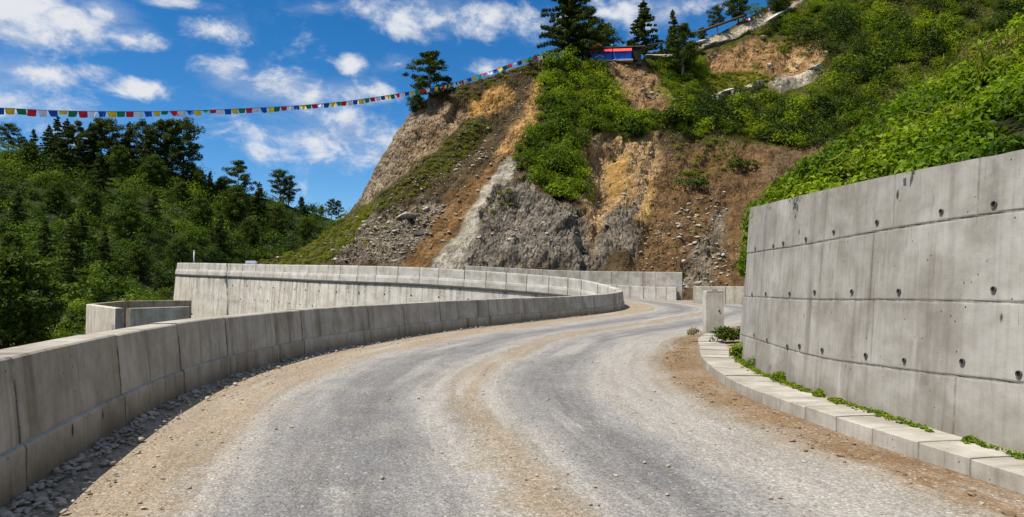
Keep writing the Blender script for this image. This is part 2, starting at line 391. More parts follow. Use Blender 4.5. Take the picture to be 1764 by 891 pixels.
def road_mat():
    m = new_mat('road_gravel'); t = NT(m); uv = t.attr('ruv'); s = t.n('ShaderNodeSeparateXYZ'); t.L.new(uv, s.inputs[0])
    u = s.outputs[0]; co = t.n('ShaderNodeTexCoord').outputs['Object']
    w = t.vmath('MULTIPLY', uv, (6.0, .22, 1)); wob = t.noise(w, 1.0, 4, .6); wob2 = t.noise(t.vmath('MULTIPLY', uv, (3.0, .07, 1)), 1.0, 3)
    un = t.math('ADD', u, t.math('ADD', t.math('MULTIPLY_ADD', wob, .10, -.05), t.math('ADD', t.math('MULTIPLY_ADD', wob2, .10, -.05), t.math('MULTIPLY_ADD', t.noise(co, 1.6, 7, .7), .13, -.065))))
    r = t.n('ShaderNodeValToRGB'); t.L.new(un, r.inputs[0]); cr = r.color_ramp
    tan = (.360, .290, .205); grey = (.262, .255, .246); pale = (.370, .348, .312); gtan = (.310, .268, .208); dk = (.192, .190, .188); brn = (.235, .155, .082)
    stops = [(0., gtan), (.05, tan), (.15, tan), (.20, pale), (.25, grey), (.34, dk), (.40, grey), (.455, pale), (.485, gtan), (.525, tan), (.55, gtan),
             (.575, pale), (.615, grey), (.68, dk), (.73, grey), (.78, pale), (.85, pale), (.89, gtan), (.93, brn), (1., brn)]
    cr.elements[0].position = stops[0][0]; cr.elements[0].color = stops[0][1] + (1,)
    cr.elements[1].position = stops[-1][0]; cr.elements[1].color = stops[-1][1] + (1,)
    for p, c in stops[1:-1]:
        e = cr.elements.new(p); e.color = c + (1,)
    n1 = t.noise(co, 1.1, 8, .62); st = t.noise(t.vmath('MULTIPLY', uv, (34.0, .35, 1)), 1.0, 6, .65); st2 = t.noise(t.vmath('MULTIPLY', uv, (13.0, .12, 1)), 1.0, 5, .6)
    col = t.mix(t.mr(n1, .40, .72, 0, .5), r.outputs[0], t.mix(.6, r.outputs[0], (.40, .365, .31)))
    col = t.mix(t.mr(st, .40, .66, 0, .65), col, t.mix(1.0, col, (.72, .70, .68), 'MULTIPLY'))
    col = t.mix(t.mr(st2, .52, .68, 0, .6), col, (.44, .415, .37))
    # crushed stone of mixed greys, chips and dust between
    wr = t.n('ShaderNodeTexNoise'); t.L.new(co, wr.inputs['Vector']); wr.inputs['Scale'].default_value = 22.0; wr.inputs['Detail'].default_value = 3
    cow = t.vmath('ADD', co, t.vmath('MULTIPLY', wr.outputs['Color'], (.05, .05, .05)))
    vo = t.n('ShaderNodeTexVoronoi'); t.L.new(cow, vo.inputs['Vector']); vo.inputs['Scale'].default_value = 52.0
    sv = t.n('ShaderNodeSeparateXYZ'); t.L.new(vo.outputs['Color'], sv.inputs[0])
    vb = t.n('ShaderNodeTexVoronoi'); t.L.new(cow, vb.inputs['Vector']); vb.inputs['Scale'].default_value = 21.0
    sb = t.n('ShaderNodeSeparateXYZ'); t.L.new(vb.outputs['Color'], sb.inputs[0])
    k1 = t.math('ADD', t.mr(sv.outputs[0], 0., 1., .62, 1.22, False), t.mr(sv.outputs[1], .86, .97, 0., .55, False)); kv = t.n('ShaderNodeCombineXYZ')
    for i in range(3): t.L.new(k1, kv.inputs[i])
    col = t.mix(.8, col, t.mix(1.0, col, kv.outputs[0], 'MULTIPLY'))
    big = t.math('MULTIPLY', t.mr(vb.outputs['Distance'], .38, .26), t.mr(sb.outputs[1], .62, .70))
    bigc = t.mix(t.mr(sb.outputs[2], 0, 1, 0, 1, False), (.15, .138, .12), (.58, .54, .475))
    col = t.mix(t.math('MULTIPLY', big, .7), col, bigc)
    fine = t.noise(co, 70.0, 6, .75); mid_ = t.noise(co, 11.0, 6, .75)
    col = t.mix(t.mr(fine, .48, .70, 0, .6), col, t.mix(1.0, col, (.46, .44, .42), 'MULTIPLY'))
    col = t.mix(t.mr(mid_, .50, .72, 0, .5), col, t.mix(1.0, col, (.6, .58, .55), 'MULTIPLY'))
    h = t.math('ADD', t.math('MULTIPLY', t.math('SUBTRACT', 1.0, vo.outputs['Distance']), .7), t.math('MULTIPLY', fine, .6))
    h = t.math('ADD', h, t.math('MULTIPLY', big, .8))
    lo = t.noise(co, 5.0, 5, .6)
    nb = t.bump(lo, .5, .05); t.out(col, .93, t.bump(h, .8, .014, nb), .15); return m

MAT = {
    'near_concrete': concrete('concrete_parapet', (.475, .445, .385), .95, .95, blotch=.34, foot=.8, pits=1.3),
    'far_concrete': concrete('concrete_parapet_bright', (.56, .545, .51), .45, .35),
    'stained': concrete('concrete_stained', (.66, .63, .57), .9, .45, blotch=.24),
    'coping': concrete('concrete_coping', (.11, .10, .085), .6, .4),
    'wall': concrete('concrete_wall', (.405, .387, .350), .8, .85, warm=(.95, .92, .86), blotch=.40, foot=.5, pits=1.3),
    'kerb': concrete('concrete_kerb', (.46, .435, .385), .6, .7, blotch=.38),
    'post': concrete('concrete_post', (.62, .61, .58), .22, .3),
    'dark_hole': plain('drain_dark', (.012, .011, .010), .9),
    'pipe': plain('drain_pipe', (.10, .095, .085), .6),
    'road': road_mat(),
    'soil': plain('soil_dust', (.30, .21, .12), .95, .3, 3),
    'gully': plain('gully_earth', (.06, .075, .03), .95, .4, .4),
    'hill': hill_mat('cliff_earth'),
    'bark': plain('bark', (.075, .055, .038), .9, .4, 9),
    'bark_pale': plain('bark_grey', (.14, .12, .095), .9, .4, 9),
    'conifer': leaf_mat('needles_conifer', (.016, .030, .006), (.042, .066, .010), (.085, .120, .014), .22),
    'pine': leaf_mat('needles_pine', (.018, .036, .007), (.050, .078, .010), (.105, .145, .015), .24),
    'broad': leaf_mat('leaves_broad', (.016, .036, .006), (.050, .085, .009), (.110, .160, .013), .3),
    'shrub_left': leaf_mat('leaves_thicket', (.016, .036, .006), (.058, .108, .010), (.165, .245, .016), .34),
    'shrub_cliff': leaf_mat('leaves_scrub', (.030, .060, .006), (.115, .190, .010), (.260, .345, .016), .40),
    'fern': leaf_mat('leaves_fern', (.06, .085, .010), (.17, .225, .012), (.33, .38, .022), .40),
    'scrub_dark': leaf_mat('leaves_scrub_dark', (.012, .028, .006), (.036, .066, .008), (.085, .130, .012), .28),
    'bank': leaf_mat('leaves_bank', (.026, .058, .006), (.120, .205, .010), (.320, .420, .022), .42),
    'grass': leaf_mat('grass_blades', (.070, .085, .012), (.150, .180, .014), (.270, .270, .030), .32, .6),
    'dry': leaf_mat('grass_dry', (.12, .10, .035), (.20, .17, .06), (.32, .27, .12), .3, .7),
    'stone': plain('stone_grey', (.33, .29, .235), .9, .35, 3),
    'stone_cliff': plain('stone_cliff', (.34, .30, .24), .92, .45, 1.2),
    'stone_pale': plain('stone_pale', (.50, .475, .42), .9, .25, 3),
    'slab': plain('rock_slab', (.34, .31, .25), .92, .35, 1.3),
}

# ------------------------------------------------------------------ road, parapets
LK = [(1.4, -9), (-1.85, 0), (-3.60, 5.2), (-4.53, 9.5), (-4.62, 13.0), (-4.1, 16.6), (-2.34, 22.5), (.55, 28.4), (4.0, 35), (6.0, 38.6), (6.75, 41.2), (6.0, 43.4),
      (3.2, 45), (-5.5, 47.5), (-13, 51), (-20.6, 59), (-31.6, 67), (-36.3, 77), (-40.5, 98)]
LZ = [0, 0, 0, 0, 0, 0, 0, 0, 0.02, .10, .26, .58, 1.08, 1.73, 2.02, 2.33, 2.74, 2.95, 3.0]
RK = [(8.5, -9), (4.75, 0), (3.66, 5), (3.17, 9.0), (3.42, 12), (4.1, 15), (5.5, 19.4), (9, 25), (14, 33), (17, 40), (17.4, 47), (14.4, 55),
      (8, 57), (-4, 58), (-14, 61.5), (-19.5, 67), (-25, 76), (-30, 87), (-33, 100)]
RZ = [0, 0, 0, 0, 0, 0, 0, 0, .05, .16, .22, .30, .45, 1.4, 1.95, 2.3, 2.7, 2.95, 3.0]
NSEG = 40
Lc = catmull(np.column_stack([np.array(LK), LZ]), .1); Rc = catmull(np.column_stack([np.array(RK), RZ]), .1)
def resample(keys, z, per):
    pts = np.column_stack([np.array(keys, float), z]); q = np.vstack([2 * pts[0] - pts[1], pts, 2 * pts[-1] - pts[-2]]); o = []
    for i in range(1, len(q) - 2):
        p0, p1, p2, p3 = q[i - 1:i + 3]; t = (np.arange(per) / per)[:, None]
        o.append(.5 * (2 * p1 + (p2 - p0) * t + (2 * p0 - 5 * p1 + 4 * p2 - p3) * t ** 2 + (3 * p1 - p0 - 3 * p2 + p3) * t ** 3))
    o.append(pts[-1:]); return np.vstack(o)
lr = resample(LK, LZ, NSEG); rr = resample(RK, RZ, NSEG)
NU = 61; uu = np.linspace(-.03, 1.02, NU)
road = lr[:, None, :] * (1 - uu)[None, :, None] + rr[:, None, :] * uu[None, :, None]
mid = (lr + rr) / 2; vlen = np.concatenate([[0], np.cumsum(np.linalg.norm(np.diff(mid[:, :2], axis=0), axis=1))])
ruv = np.stack([np.broadcast_to(uu, road.shape[:2]), np.broadcast_to(vlen[:, None], road.shape[:2]), np.zeros(road.shape[:2])], -1)
# wheel ruts and loose ridges
rut = -.02 * np.exp(-((uu - .32) / .06) ** 2) - .02 * np.exp(-((uu - .68) / .06) ** 2) + .025 * np.exp(-((uu - .52) / .05) ** 2) + .004 * np.exp(-((uu - .0) / .07) ** 2) + .02 * np.exp(-((uu - 1.) / .05) ** 2)
road[..., 2] += rut[None, :] + (.03 * smooth(-.02, .12, uu))[None] * fbm(road * np.array([.9, .9, 0]) + 3, 4)
R = mesh('road', road.reshape(-1, 3), grid_faces(len(lr), NU, True), MAT['road'], None, True, {'ruv': ruv.reshape(-1, 3)})
tag(R, 'dusty grey gravel mountain road with tan dirt shoulders', kind='structure')

ground = mesh('ground', [(-4000, -4000, -9.5), (4000, -4000, -9.5), (4000, 4000, -9.5), (-4000, 4000, -9.5)], [(0, 1, 2, 3)], MAT['gully'])
tag(ground, 'green valley floor below the road', kind='structure')

# earth shoulder beyond the outer road edge
rp = Path(np.column_stack([np.array(RK), RZ]))
ss = np.linspace(0, rp.len, 260); q = rp.at(ss); nn = rp.nor(ss); rows = []
for off, dz in ((-.3, -.06), (.6, -.03), (3, .0), (9, .15), (16, .2)):
    a = q.copy(); a[:, :2] += nn * off; a[:, 2] += dz; rows.append(a)
ap = np.stack(rows, 1); ap[..., 2] += .05 * fbm(ap * .8, 3)
tag(mesh('roadside_ground', ap.reshape(-1, 3), grid_faces(len(ss), 5, True), MAT['soil'], None, True), 'bare brown earth beside the road', kind='structure')

lp = Path(np.column_stack([np.array(LK), LZ]))
PROF_UP = [(-.052, .30), (-.054, .36), (-.057, .45), (-.075, .62), (-.095, .80), (-.112, .955), (-.118, .985), (-.138, 1.0), (-.30, 1.003), (-.465, 1.0), (-.49, .98), (-.505, .90), (-.52, .62), (-.535, .40), (-.54, .30)]
PROF_FT = [(.015, -.12), (.0, .05), (-.008, .20), (-.012, .325), (-.024, .348), (-.060, .362), (-.30, .362), (-.575, .352), (-.60, .335), (-.64, .18), (-.65, .0), (-.655, -.12)]
def sweep(path, s0, s1, prof, step, seed, mat, name, parent, side=1, zoff=0., jit=.004, base_n=None, sj=(.8, .018)):
    n = max(2, int(round((s1 - s0) / step)) + 1); e_ = min(.03, (s1 - s0) / 8); s = np.concatenate([[s0, s0 + e_ * .45], np.linspace(s0 + e_, s1 - e_, n), [s1 - e_ * .45, s1]]); n = len(s)
    p = path.at(s); nv = path.nor(s) * side; m = len(prof)
    off = np.array([a for a, b in prof]); hh = np.array([b for a, b in prof])
    v = np.zeros((n, m, 3)); v[..., :2] = p[:, None, :2] + nv[:, None, :] * off[None, :, None]; v[..., 2] = p[:, None, 2] + hh[None, :] + zoff
    ns = fbm(np.stack([np.broadcast_to(s[:, None] * 3, (n, m)), np.broadcast_to(hh[None] * 6, (n, m)), np.full((n, m), seed * 1.7)], -1), 3)
    v[..., :2] += nv[:, None, :] * (ns * 2 * jit)[..., None]; v[..., 2] += ns * jit
    cum = np.concatenate([[0], np.cumsum(np.hypot(np.diff(off), np.diff(hh)))])
    cuv = np.stack([np.broadcast_to(s[:, None], (n, m)), np.broadcast_to((cum + hh[0])[None], (n, m)), np.full((n, m), seed * 3.37)], -1)
    seam = np.zeros((n, m))
    edge = np.minimum(s - s0, s1 - s)[:, None]
    seam = np.maximum(seam, sj[0] * np.exp(-(edge / sj[1]) ** 2) * np.ones((1, m)))
    f = [tuple(r) for r in grid_faces(n, m, side < 0)]
    f += [tuple(range(m))[::1], tuple((n - 1) * m + k for k in range(m))[::-1]]
    return mesh(name, v.reshape(-1, 3), f, mat, parent, False, {'cuv': cuv.reshape(-1, 3), 'seam': seam.ravel()})

def s_of_px(path, px, lo, hi):
    s = np.linspace(lo, hi, 4000); p = path.at(s); x = CX + p[:, 0] / p[:, 1] * F
    return s[np.argmin(np.abs(x - px))]
s_front = lp.near(-3.3, 3.5); s_tip = lp.near(6.75, 41.2)
js = [s_of_px(lp, px, s_front - 1, s_tip) for px in (57, 223, 322, 400, 527, 640, 700, 762, 845, 905, 965, 1025)]
pre = [js[0] - 2.25 * k for k in range(5, 0, -1)]
js = pre + js + [s_of_px(lp, 1025, s_front - 1, s_tip) + 2.7, s_tip + .4]
par1 = tag(empty('parapet_wall', tuple(lp.at(js[8]))), 'grey concrete roadside parapet in the shade, running from the left foreground to the hairpin tip', 'parapet', kind='thing')
par1.location = (0, 0, 0)
for k in range(len(js) - 1):
    st = .10 if js[k] < lp.near(-4.6, 13) else .3
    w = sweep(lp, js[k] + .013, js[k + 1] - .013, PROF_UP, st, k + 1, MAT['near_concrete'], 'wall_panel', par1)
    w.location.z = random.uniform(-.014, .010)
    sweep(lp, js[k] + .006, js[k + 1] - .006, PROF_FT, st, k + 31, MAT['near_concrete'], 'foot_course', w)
s_end = lp.near(-34.2, 72)
par2 = tag(empty('parapet_wall'), 'bright sunlit concrete parapet on top of the tall stained wall, beyond the hairpin tip', 'parapet', kind='thing')
s = js[-1]; k = 0
while s < s_end:
    L_ = (1.15 if s < lp.near(3.2, 45) else 1.65) * random.uniform(.8, 1.2); e = min(s + L_, s_end)
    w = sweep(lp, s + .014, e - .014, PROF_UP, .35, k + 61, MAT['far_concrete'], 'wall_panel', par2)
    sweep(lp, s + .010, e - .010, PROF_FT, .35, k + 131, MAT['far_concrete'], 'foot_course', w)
    s = e; k += 1
# tall stained wall under the far parapet
def tall_wall(name, s0, s1, label, mat, depth, off=-.60, batter=.07, joints=True):
    n = int((s1 - s0) / (.045 if off < -.5 else .4)); s = np.linspace(s0, s1, n); p = lp.at(s); nv = lp.nor(s); zt = p[:, 2] - .20
    hs = np.concatenate([[0], np.linspace(.06, depth, 40)]); m = len(hs)
    v = np.zeros((n, m, 3)); o = off - hs * batter
    wav = .5 * fbm(np.stack([s * .25, s * 0, s * 0 + 4], -1), 3)
    cuv = np.stack([np.broadcast_to(s[:, None], (n, m)), np.broadcast_to(-hs[None], (n, m)), np.full((n, m), 9.)], -1)
    seam = np.zeros((n, m))
    for ln in (2.1, 4.4, 6.5):
        seam = np.maximum(seam, .7 * np.exp(-((hs[None] - ln - wav[:, None] * .8) / .06) ** 2))
    rr_ = np.random.default_rng(3); x = s0
    while x < s1:
        x += rr_.uniform(.45, 1.7); h0 = rr_.choice([0, 0, 0, 1.7]); h1 = h0 + rr_.uniform(1.2, 4)
        seam = np.maximum(seam, .9 * np.exp(-((s[:, None] - x) / .032) ** 2) * smooth(h0 - .05, h0 + .05, hs[None]) * smooth(h1 + .1, h1 - .4, hs[None]))
    # water runs below the ledge
    run = smooth(.0, .20, fbm(np.stack([s * 3.6, s * 0, s * 0], -1), 4))[:, None] * np.exp(-hs[None] / (.5 + 1.2 * vnoise(np.stack([s * 3.1, s * 0, s * 0 + 8], -1)))[:, None])
    seam = np.maximum(seam, run * .9)
    v[..., :2] = p[:, None, :2] + nv[:, None, :] * (o[None, :] + .02 * fbm(cuv * .6, 3) - .02 * seam * 0)[..., None]; v[..., 2] = zt[:, None] - hs[None]
    # back and end closing faces
    bk = np.zeros((n, 2, 3)); bk[:, 0, :2] = p[:, :2] + nv * .2; bk[:, 0, 2] = zt; bk[:, 1, :2] = p[:, :2] + nv * .2; bk[:, 1, 2] = zt - depth
    V = np.concatenate([v.reshape(-1, 3), bk.reshape(-1, 3)]); f = [tuple(r) for r in grid_faces(n, m)]
    b = n * m
    for i in range(n - 1):
        f.append((i * m, b + 2 * i, b + 2 * i + 2, (i + 1) * m)); f.append((b + 2 * i, b + 2 * i + 1, b + 2 * i + 3, b + 2 * i + 2))
    f.append(tuple(range(m)) + (b + 1, b)); f.append(tuple((n - 1) * m + k for k in range(m))[::-1] + (b + 2 * n - 2, b + 2 * n - 1))
    r = tag(empty(name), label, 'wall', kind='thing')
    mesh('wall_face', V, f, mat, r, False, {'cuv': np.concatenate([cuv.reshape(-1, 3), np.zeros((2 * n, 3))]), 'seam': np.concatenate([seam.ravel(), np.zeros(2 * n)])})
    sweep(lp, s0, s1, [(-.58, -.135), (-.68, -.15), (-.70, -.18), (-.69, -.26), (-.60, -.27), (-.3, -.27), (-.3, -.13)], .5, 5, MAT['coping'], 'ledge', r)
    return r
tw = tall_wall('retaining_wall', s_tip + .5, s_end, 'tall pale concrete wall with dark vertical stains, under the far parapet', MAT['stained'], 9.3)
for _px in list(range(540, 900, 26)):
    pass
tall_wall('retaining_wall', js[0], s_tip + .5, 'concrete wall carrying the shaded near parapet on its gully side', MAT['stained'], 9.3, -.45)

# drain holes in the tall wall
def ring(name, c, nrm, r, mat, parent, depth=.05):
    nrm = Vector(nrm).normalized(); a = nrm.cross(Vector((0, 0, 1))).normalized(); b = a.cross(nrm)
    v = []; K = 12; prof = [(1.0, -.01), (1.0, .012), (.82, .012), (.80, -.004)]
    for rad, d in prof:
        for k in range(K):
            th = 2 * math.pi * k / K
            v.append(Vector(c) + (a * math.cos(th) + b * math.sin(th)) * r * rad + nrm * d)
    f = []
    for i in range(len(prof) - 1):
        for k in range(K): f.append((i * K + k, i * K + (k + 1) % K, (i + 1) * K + (k + 1) % K, (i + 1) * K + k))
    o = mesh(name, v, f, mat, parent)
    hv = [Vector(c) + (a * math.cos(2 * math.pi * k / K) + b * math.sin(2 * math.pi * k / K)) * r * .81 + nrm * .003 for k in range(K)]
    mesh('bore', hv, [tuple(range(K))], MAT['dark_hole'], o); return o
for row, hh in enumerate((.75, 1.9)):
    for i, sx in enumerate(np.arange(lp.near(3.2, 45) + 2 + row * .8, s_end - 14, 2.1)):
        p = lp.at(sx); nv = -lp.nor(sx)
        ring('drain_hole', (p[0] + nv[0] * (.62 + hh * .07), p[1] + nv[1] * (.62 + hh * .07), p[2] - .2 - hh), (nv[0], nv[1], 0), .055, MAT['pipe'], tw)

# ------------------------------------------------------------------ right retaining wall
WK = [(5.9, -2.5), (4.75, 2.0), (4.07, 5.4), (3.86, 8), (3.88, 10.5), (4.22, 12.6), (4.75, 14.4)]
wp = Path(np.column_stack([np.array(WK), np.zeros(len(WK))]))
def wall_top(y): return np.interp(y, [-3, 5.6, 7.4, 8.8, 11, 14.4], [2.60, 2.64, 2.66, 2.71, 2.84, 3.02])
BATTER = .083
ns_ = int(wp.len / .018); sA = np.linspace(0, wp.len, ns_); pA = wp.at(sA); nA = -wp.nor(sA); NH = 200
hN = np.linspace(-.02, 1, NH); topA = wall_top(pA[:, 1])
def fit_line(pts, z0):
    xs = [p[0] for p in pts]; ys = [p[1] for p in pts]; z = np.full(len(sA), z0)
    for _ in range(40):
        q = pA[:, :2] - nA * (z * BATTER)[:, None]
        dep = q[:, 1] * math.cos(PITCH) + (z - CAMZ) * math.sin(PITCH); pxx = CX + F * q[:, 0] / np.maximum(dep, .3)
        tgt = np.interp(pxx, xs, ys); r_ = (CY - tgt) / F
        z = .5 * z + .5 * (CAMZ + q[:, 1] * (math.sin(PITCH) + r_ * math.cos(PITCH)) / (math.cos(PITCH) - r_ * math.sin(PITCH)))
    bad = (pxx > 1790) | (pA[:, 1] < 2); k_ = np.argmax(~bad); z[:k_] = z[k_]
    from_k = np.ones(51) / 51; return np.convolve(np.pad(z, 25, mode='edge'), from_k, 'valid')
topA = fit_line([(1260, 366), (1287, 359.5), (1330, 349), (1400, 332), (1500, 309), (1600, 289), (1700, 270), (1764, 258), (1800, 251)], 2.8)
seam_z = [fit_line([(1266, 574), (1352, 601), (1424, 619), (1568, 640), (1764, 660), (1800, 663)], .7), fit_line([(1266, 511), (1396, 516), (1764, 521)], 1.35), fit_line([(1268, 440), (1360, 426), (1496, 402), (1611, 383), (1764, 360), (1800, 354)], 2.1)]
H = hN[None] * topA[:, None]; S = np.broadcast_to(sA[:, None], H.shape)
wav = .035 * fbm(np.stack([S * .7, H * 0, H * 0 + 2], -1), 4) + .012 * fbm(np.stack([S * 6, H * 0, H * 0 + 5], -1), 3)
seam = np.zeros(H.shape); disp = np.zeros(H.shape); tier = np.zeros(H.shape, int)
for li in range(3):
    ln = seam_z[li][:, None] + wav * .6
    seam = np.maximum(seam, np.exp(-((H - ln) / .0115) ** 2) * (.75 + .25 * vnoise(np.stack([S * 5, H * 0, H * 0], -1))))
    seam = np.maximum(seam, .2 * smooth(.0, .01, ln - H) * np.exp(-(ln - H) / .05) * (fbm(np.stack([S * 7, H * 0, H * 0 + li], -1), 3) > .05))
    tier += (H > ln)
rw = np.random.default_rng(12)
for ti in range(4):
    x = rw.uniform(0, 1)
    while x < wp.len:
        msk = (tier == ti); wob = .012 * fbm(np.stack([H * 2, H * 0 + x, H * 0], -1), 3)
        stg = rw.uniform(.35, .9)
        seam = np.maximum(seam, stg * msk * np.exp(-((S - x - wob) / .011) ** 2)); disp += msk * (S > x) * rw.uniform(-.003, .003)
        x += rw.choice([.6, 1.2, 1.5, 2.4])
trun = smooth(.08, .30, fbm(np.stack([S * 2.4, H * .2, H * 0 + 31], -1), 4)) * np.exp(-(topA[:, None] - H) / (.12 + .5 * vnoise(np.stack([S * 1.3, H * 0, H * 0 + 3], -1))))
seam = np.maximum(seam, trun * .75)
disp += .002 * np.array([0, 1, -1, .5])[tier] + .012 * fbm(np.stack([S * .8, H * .8, H * 0 + 1], -1), 3) - .010 * np.clip(seam, 0, 1)
disp += .004 * fbm(np.stack([S * 5, H * 5, H * 0 + 7], -1), 3)
wv = np.zeros(H.shape + (3,)); o = -H * BATTER + disp
wv[..., :2] = pA[:, None, :2] + nA[:, None, :] * o[..., None]; wv[..., 2] = H + .0
wv[:, -1, 2] += .006 * fbm(np.stack([sA * 9, sA * 0, sA * 0], -1), 3)
holes = [(1714, 353), (1622, 365), (1512, 384), (1437, 399), (1389, 412), (1350, 420), (1333, 424), (1302, 428), (1712, 500), (1549, 503), (1469, 503), (1404, 503),
         (1361, 506), (1320, 507), (1296, 508), (1755, 644), (1658, 624), (1559, 621), (1493, 613), (1417, 604), (1378, 597), (1357, 597), (1322, 585), (1300, 577)]
proj_px = CX + F * wv[..., 0] / (wv[..., 1] * math.cos(PITCH) + (wv[..., 2] - CAMZ) * math.sin(PITCH))
proj_py = CY - F * ((wv[..., 2] - CAMZ) * math.cos(PITCH) - wv[..., 1] * math.sin(PITCH)) / (wv[..., 1] * math.cos(PITCH) + (wv[..., 2] - CAMZ) * math.sin(PITCH))
hij = []
for (hx, hy) in holes:
    dd = (proj_px - hx) ** 2 + (proj_py - hy) ** 2 + np.where(wv[..., 1] < 1, 1e9, 0); i, j = np.unravel_index(np.argmin(dd), dd.shape); hij.append((i, j))
    dh = H[i, j] - H; ds = S - S[i, j] + .012 * fbm(np.stack([H * 9, H * 0 + i, H * 0], -1), 2)
    seam = np.maximum(seam, rw.uniform(.25, .7) * (dh > 0) * np.exp(-np.clip(dh, 0, 9) / rw.uniform(.06, .3)) * np.exp(-(ds / .022) ** 2))
cuvA = np.stack([S, H, np.full(H.shape, 2.)], -1)
bk = np.zeros((ns_, 2, 3)); bk[:, 0, :2] = wv[:, -1, :2] - nA * .38; bk[:, 0, 2] = wv[:, -1, 2] - .004
bk[:, 1, :2] = pA[:, :2] - nA * .75; bk[:, 1, 2] = -.02
V = np.concatenate([wv.reshape(-1, 3), bk.reshape(-1, 3)]); f = [tuple(r) for r in grid_faces(ns_, NH, True)]; b = ns_ * NH
for i in range(ns_ - 1):
    f.append((i * NH + NH - 1, b + 2 * i, b + 2 * i + 2, (i + 1) * NH + NH - 1)[::-1]); f.append((b + 2 * i, b + 2 * i + 1, b + 2 * i + 3, b + 2 * i + 2)[::-1])
f.append(tuple((ns_ - 1) * NH + k for k in range(NH)) + (b + 2 * ns_ - 2, b + 2 * ns_ - 1))
f.append(tuple(range(NH))[::-1] + (b + 1, b))
rwall = tag(empty('retaining_wall'), 'big grey concrete retaining wall with rows of drain holes, right of the road', 'wall', kind='thing')
cv_b = np.concatenate([np.stack([sA, topA + .2, sA * 0 + 2], -1)[:, None], np.stack([sA, topA + 3, sA * 0 + 2], -1)[:, None]], 1).reshape(-1, 3)
mesh('wall_face', V, f, MAT['wall'], rwall, False, {'cuv': np.concatenate([cuvA.reshape(-1, 3), cv_b]), 'seam': np.concatenate([seam.ravel(), np.zeros(2 * ns_)])})
for (i, j) in hij:
    c = wv[i, j]; nrm = (nA[i, 0], nA[i, 1], BATTER)
    ring('drain_hole', tuple(c + np.array(nrm) * .004), nrm, random.uniform(.025, .033), MAT['pipe'], rwall)

# ------------------------------------------------------------------ kerbed footway of concrete blocks
pav = tag(empty('pavement'), 'narrow raised footway of pale concrete kerb blocks at the foot of the big wall', kind='structure')
s0 = rp.near(4.75, 0); s1 = rp.near(5.5, 19.4); s = s0; k = 0
while s < s1:
    Lb = random.uniform(.50, .60); e = min(s + Lb, s1)
    hgt = .168 + random.uniform(-.008, .008)
    pr = [(.0, -.06), (.003, .08), (.006, hgt - .006), (.013, hgt), (.2, hgt + .003), (.42, hgt + .002), (.60, hgt), (.62, hgt - .02), (.62, -.06)]
    sweep(rp, s + .0025, e - .0025, pr, .06, k + 7, MAT['kerb'], 'kerb_block', pav, 1, random.uniform(-.004, .004), .0025, sj=(.55, .010))
    s = e; k += 1
ss = np.linspace(s0, s1 + 1.5, 60); q = rp.at(ss); nn = rp.nor(ss)
vg = np.stack([np.column_stack([q[:, :2] + nn * o_, np.full(len(ss), z_)]) for o_, z_ in ((.45, .13), (.75, .165), (1.2, .19), (2.4, .2))], 1)
tag(mesh('verge_ground', vg.reshape(-1, 3), grid_faces(len(ss), 4, True), MAT['soil'], None, True), 'soil strip between footway and wall', kind='structure')

# concrete post at the end of the footway
pc = P(1230, 570, 19.8)
post = tag(empty('gate_post', (pc[0], pc[1], .17), .05), 'pale upright concrete post standing at the far end of the kerb', 'post')
def cubed(name, c, size, mat, parent, bev=.012, taper=0., seed=1):
    b = MB(); b.box((0, 0, 0), size, bev); v = np.array(b.v)
    k = 1 - taper * (v[:, 2] / size[2] + .5); v[:, 0] *= k; v[:, 1] *= k
    cuv = np.stack([v[:, 0] + v[:, 1] * .7, v[:, 2], np.full(len(v), seed)], -1)
    return mesh(name, v + np.array(c), b.f, mat, parent, False, {'cuv': cuv, 'seam': np.zeros(len(v))})
cubed('shaft', (0, .06, .585), (.54, .30, 1.17), MAT['post'], post, .014, .05)
cubed('cap', (.02, .06, 1.185), (.50, .30, .035), MAT['post'], post, .01)
cubed('bracket', (.02, -.04, 1.215), (.13, .09, .03), MAT['pipe'], post, .006)
cubed('base_plinth', (.03, .0, .02), (.34, .42, .06), MAT['coping'], post, .01)
ring('bolt_hole', (.13, -.096, .62), (0, -1, 0), .028, MAT['pipe'], post)

# low barrier behind the post, stepped wall at the outside of the bend
def block_wall(name, pts, z0, height, label, lens, mat, thick=.4, batter=.04):
    pth = Path([(x, y, z) for (x, y), z in zip(pts, z0)]); r = tag(empty(name), label, 'barrier', kind='thing'); s = 0; k = 0
    while s < pth.len - .05:
        e = min(s + lens * random.uniform(.85, 1.15), pth.len)
        prof = [(0, -.2), (-.01, .3), (-batter * .6, height * .6), (-batter, height - .03), (-batter - .03, height), (-thick + .03, height), (-thick, height - .03), (-thick, -.2)]
        sweep(pth, s + .012, e - .012, prof, .3, k + 201, mat, 'wall_panel', r, -1 if False else 1); s = e; k += 1
    return r, pth
bA = P(1262, 522, 47.0); bB = P(1197, 522, 48.5)
block_wall('concrete_barrier', [(bA[0] + 6, bA[1] - 4.5), (bA[0], bA[1]), (bB[0], bB[1])], [.22, .24, .26], 1.22, 'low grey concrete barrier seen past the upright post', 2.6, MAT['near_concrete'])
a1 = P(1174, 518, 55.0)
stw = tag(empty('stepped_wall'), 'two tier concrete wall at the outside of the bend, foot of the cliff', 'wall', kind='thing')
def run_z(x): return float(np.interp(x, [-20, -4, 8, 14], [2.3, 1.4, .45, .3]))
pthL = Path([(a1[0] - .4, a1[1], .30), (10, 56.3, .38), (4, 57.3, .80), (-4, 57.6, 1.38)])
pthU = Path([(a1[0] + .15, a1[1] + .30, .30), (10, 56.6, .36), (4, 57.65, .5), (-4, 57.9, .9)])
s = 0; k = 0
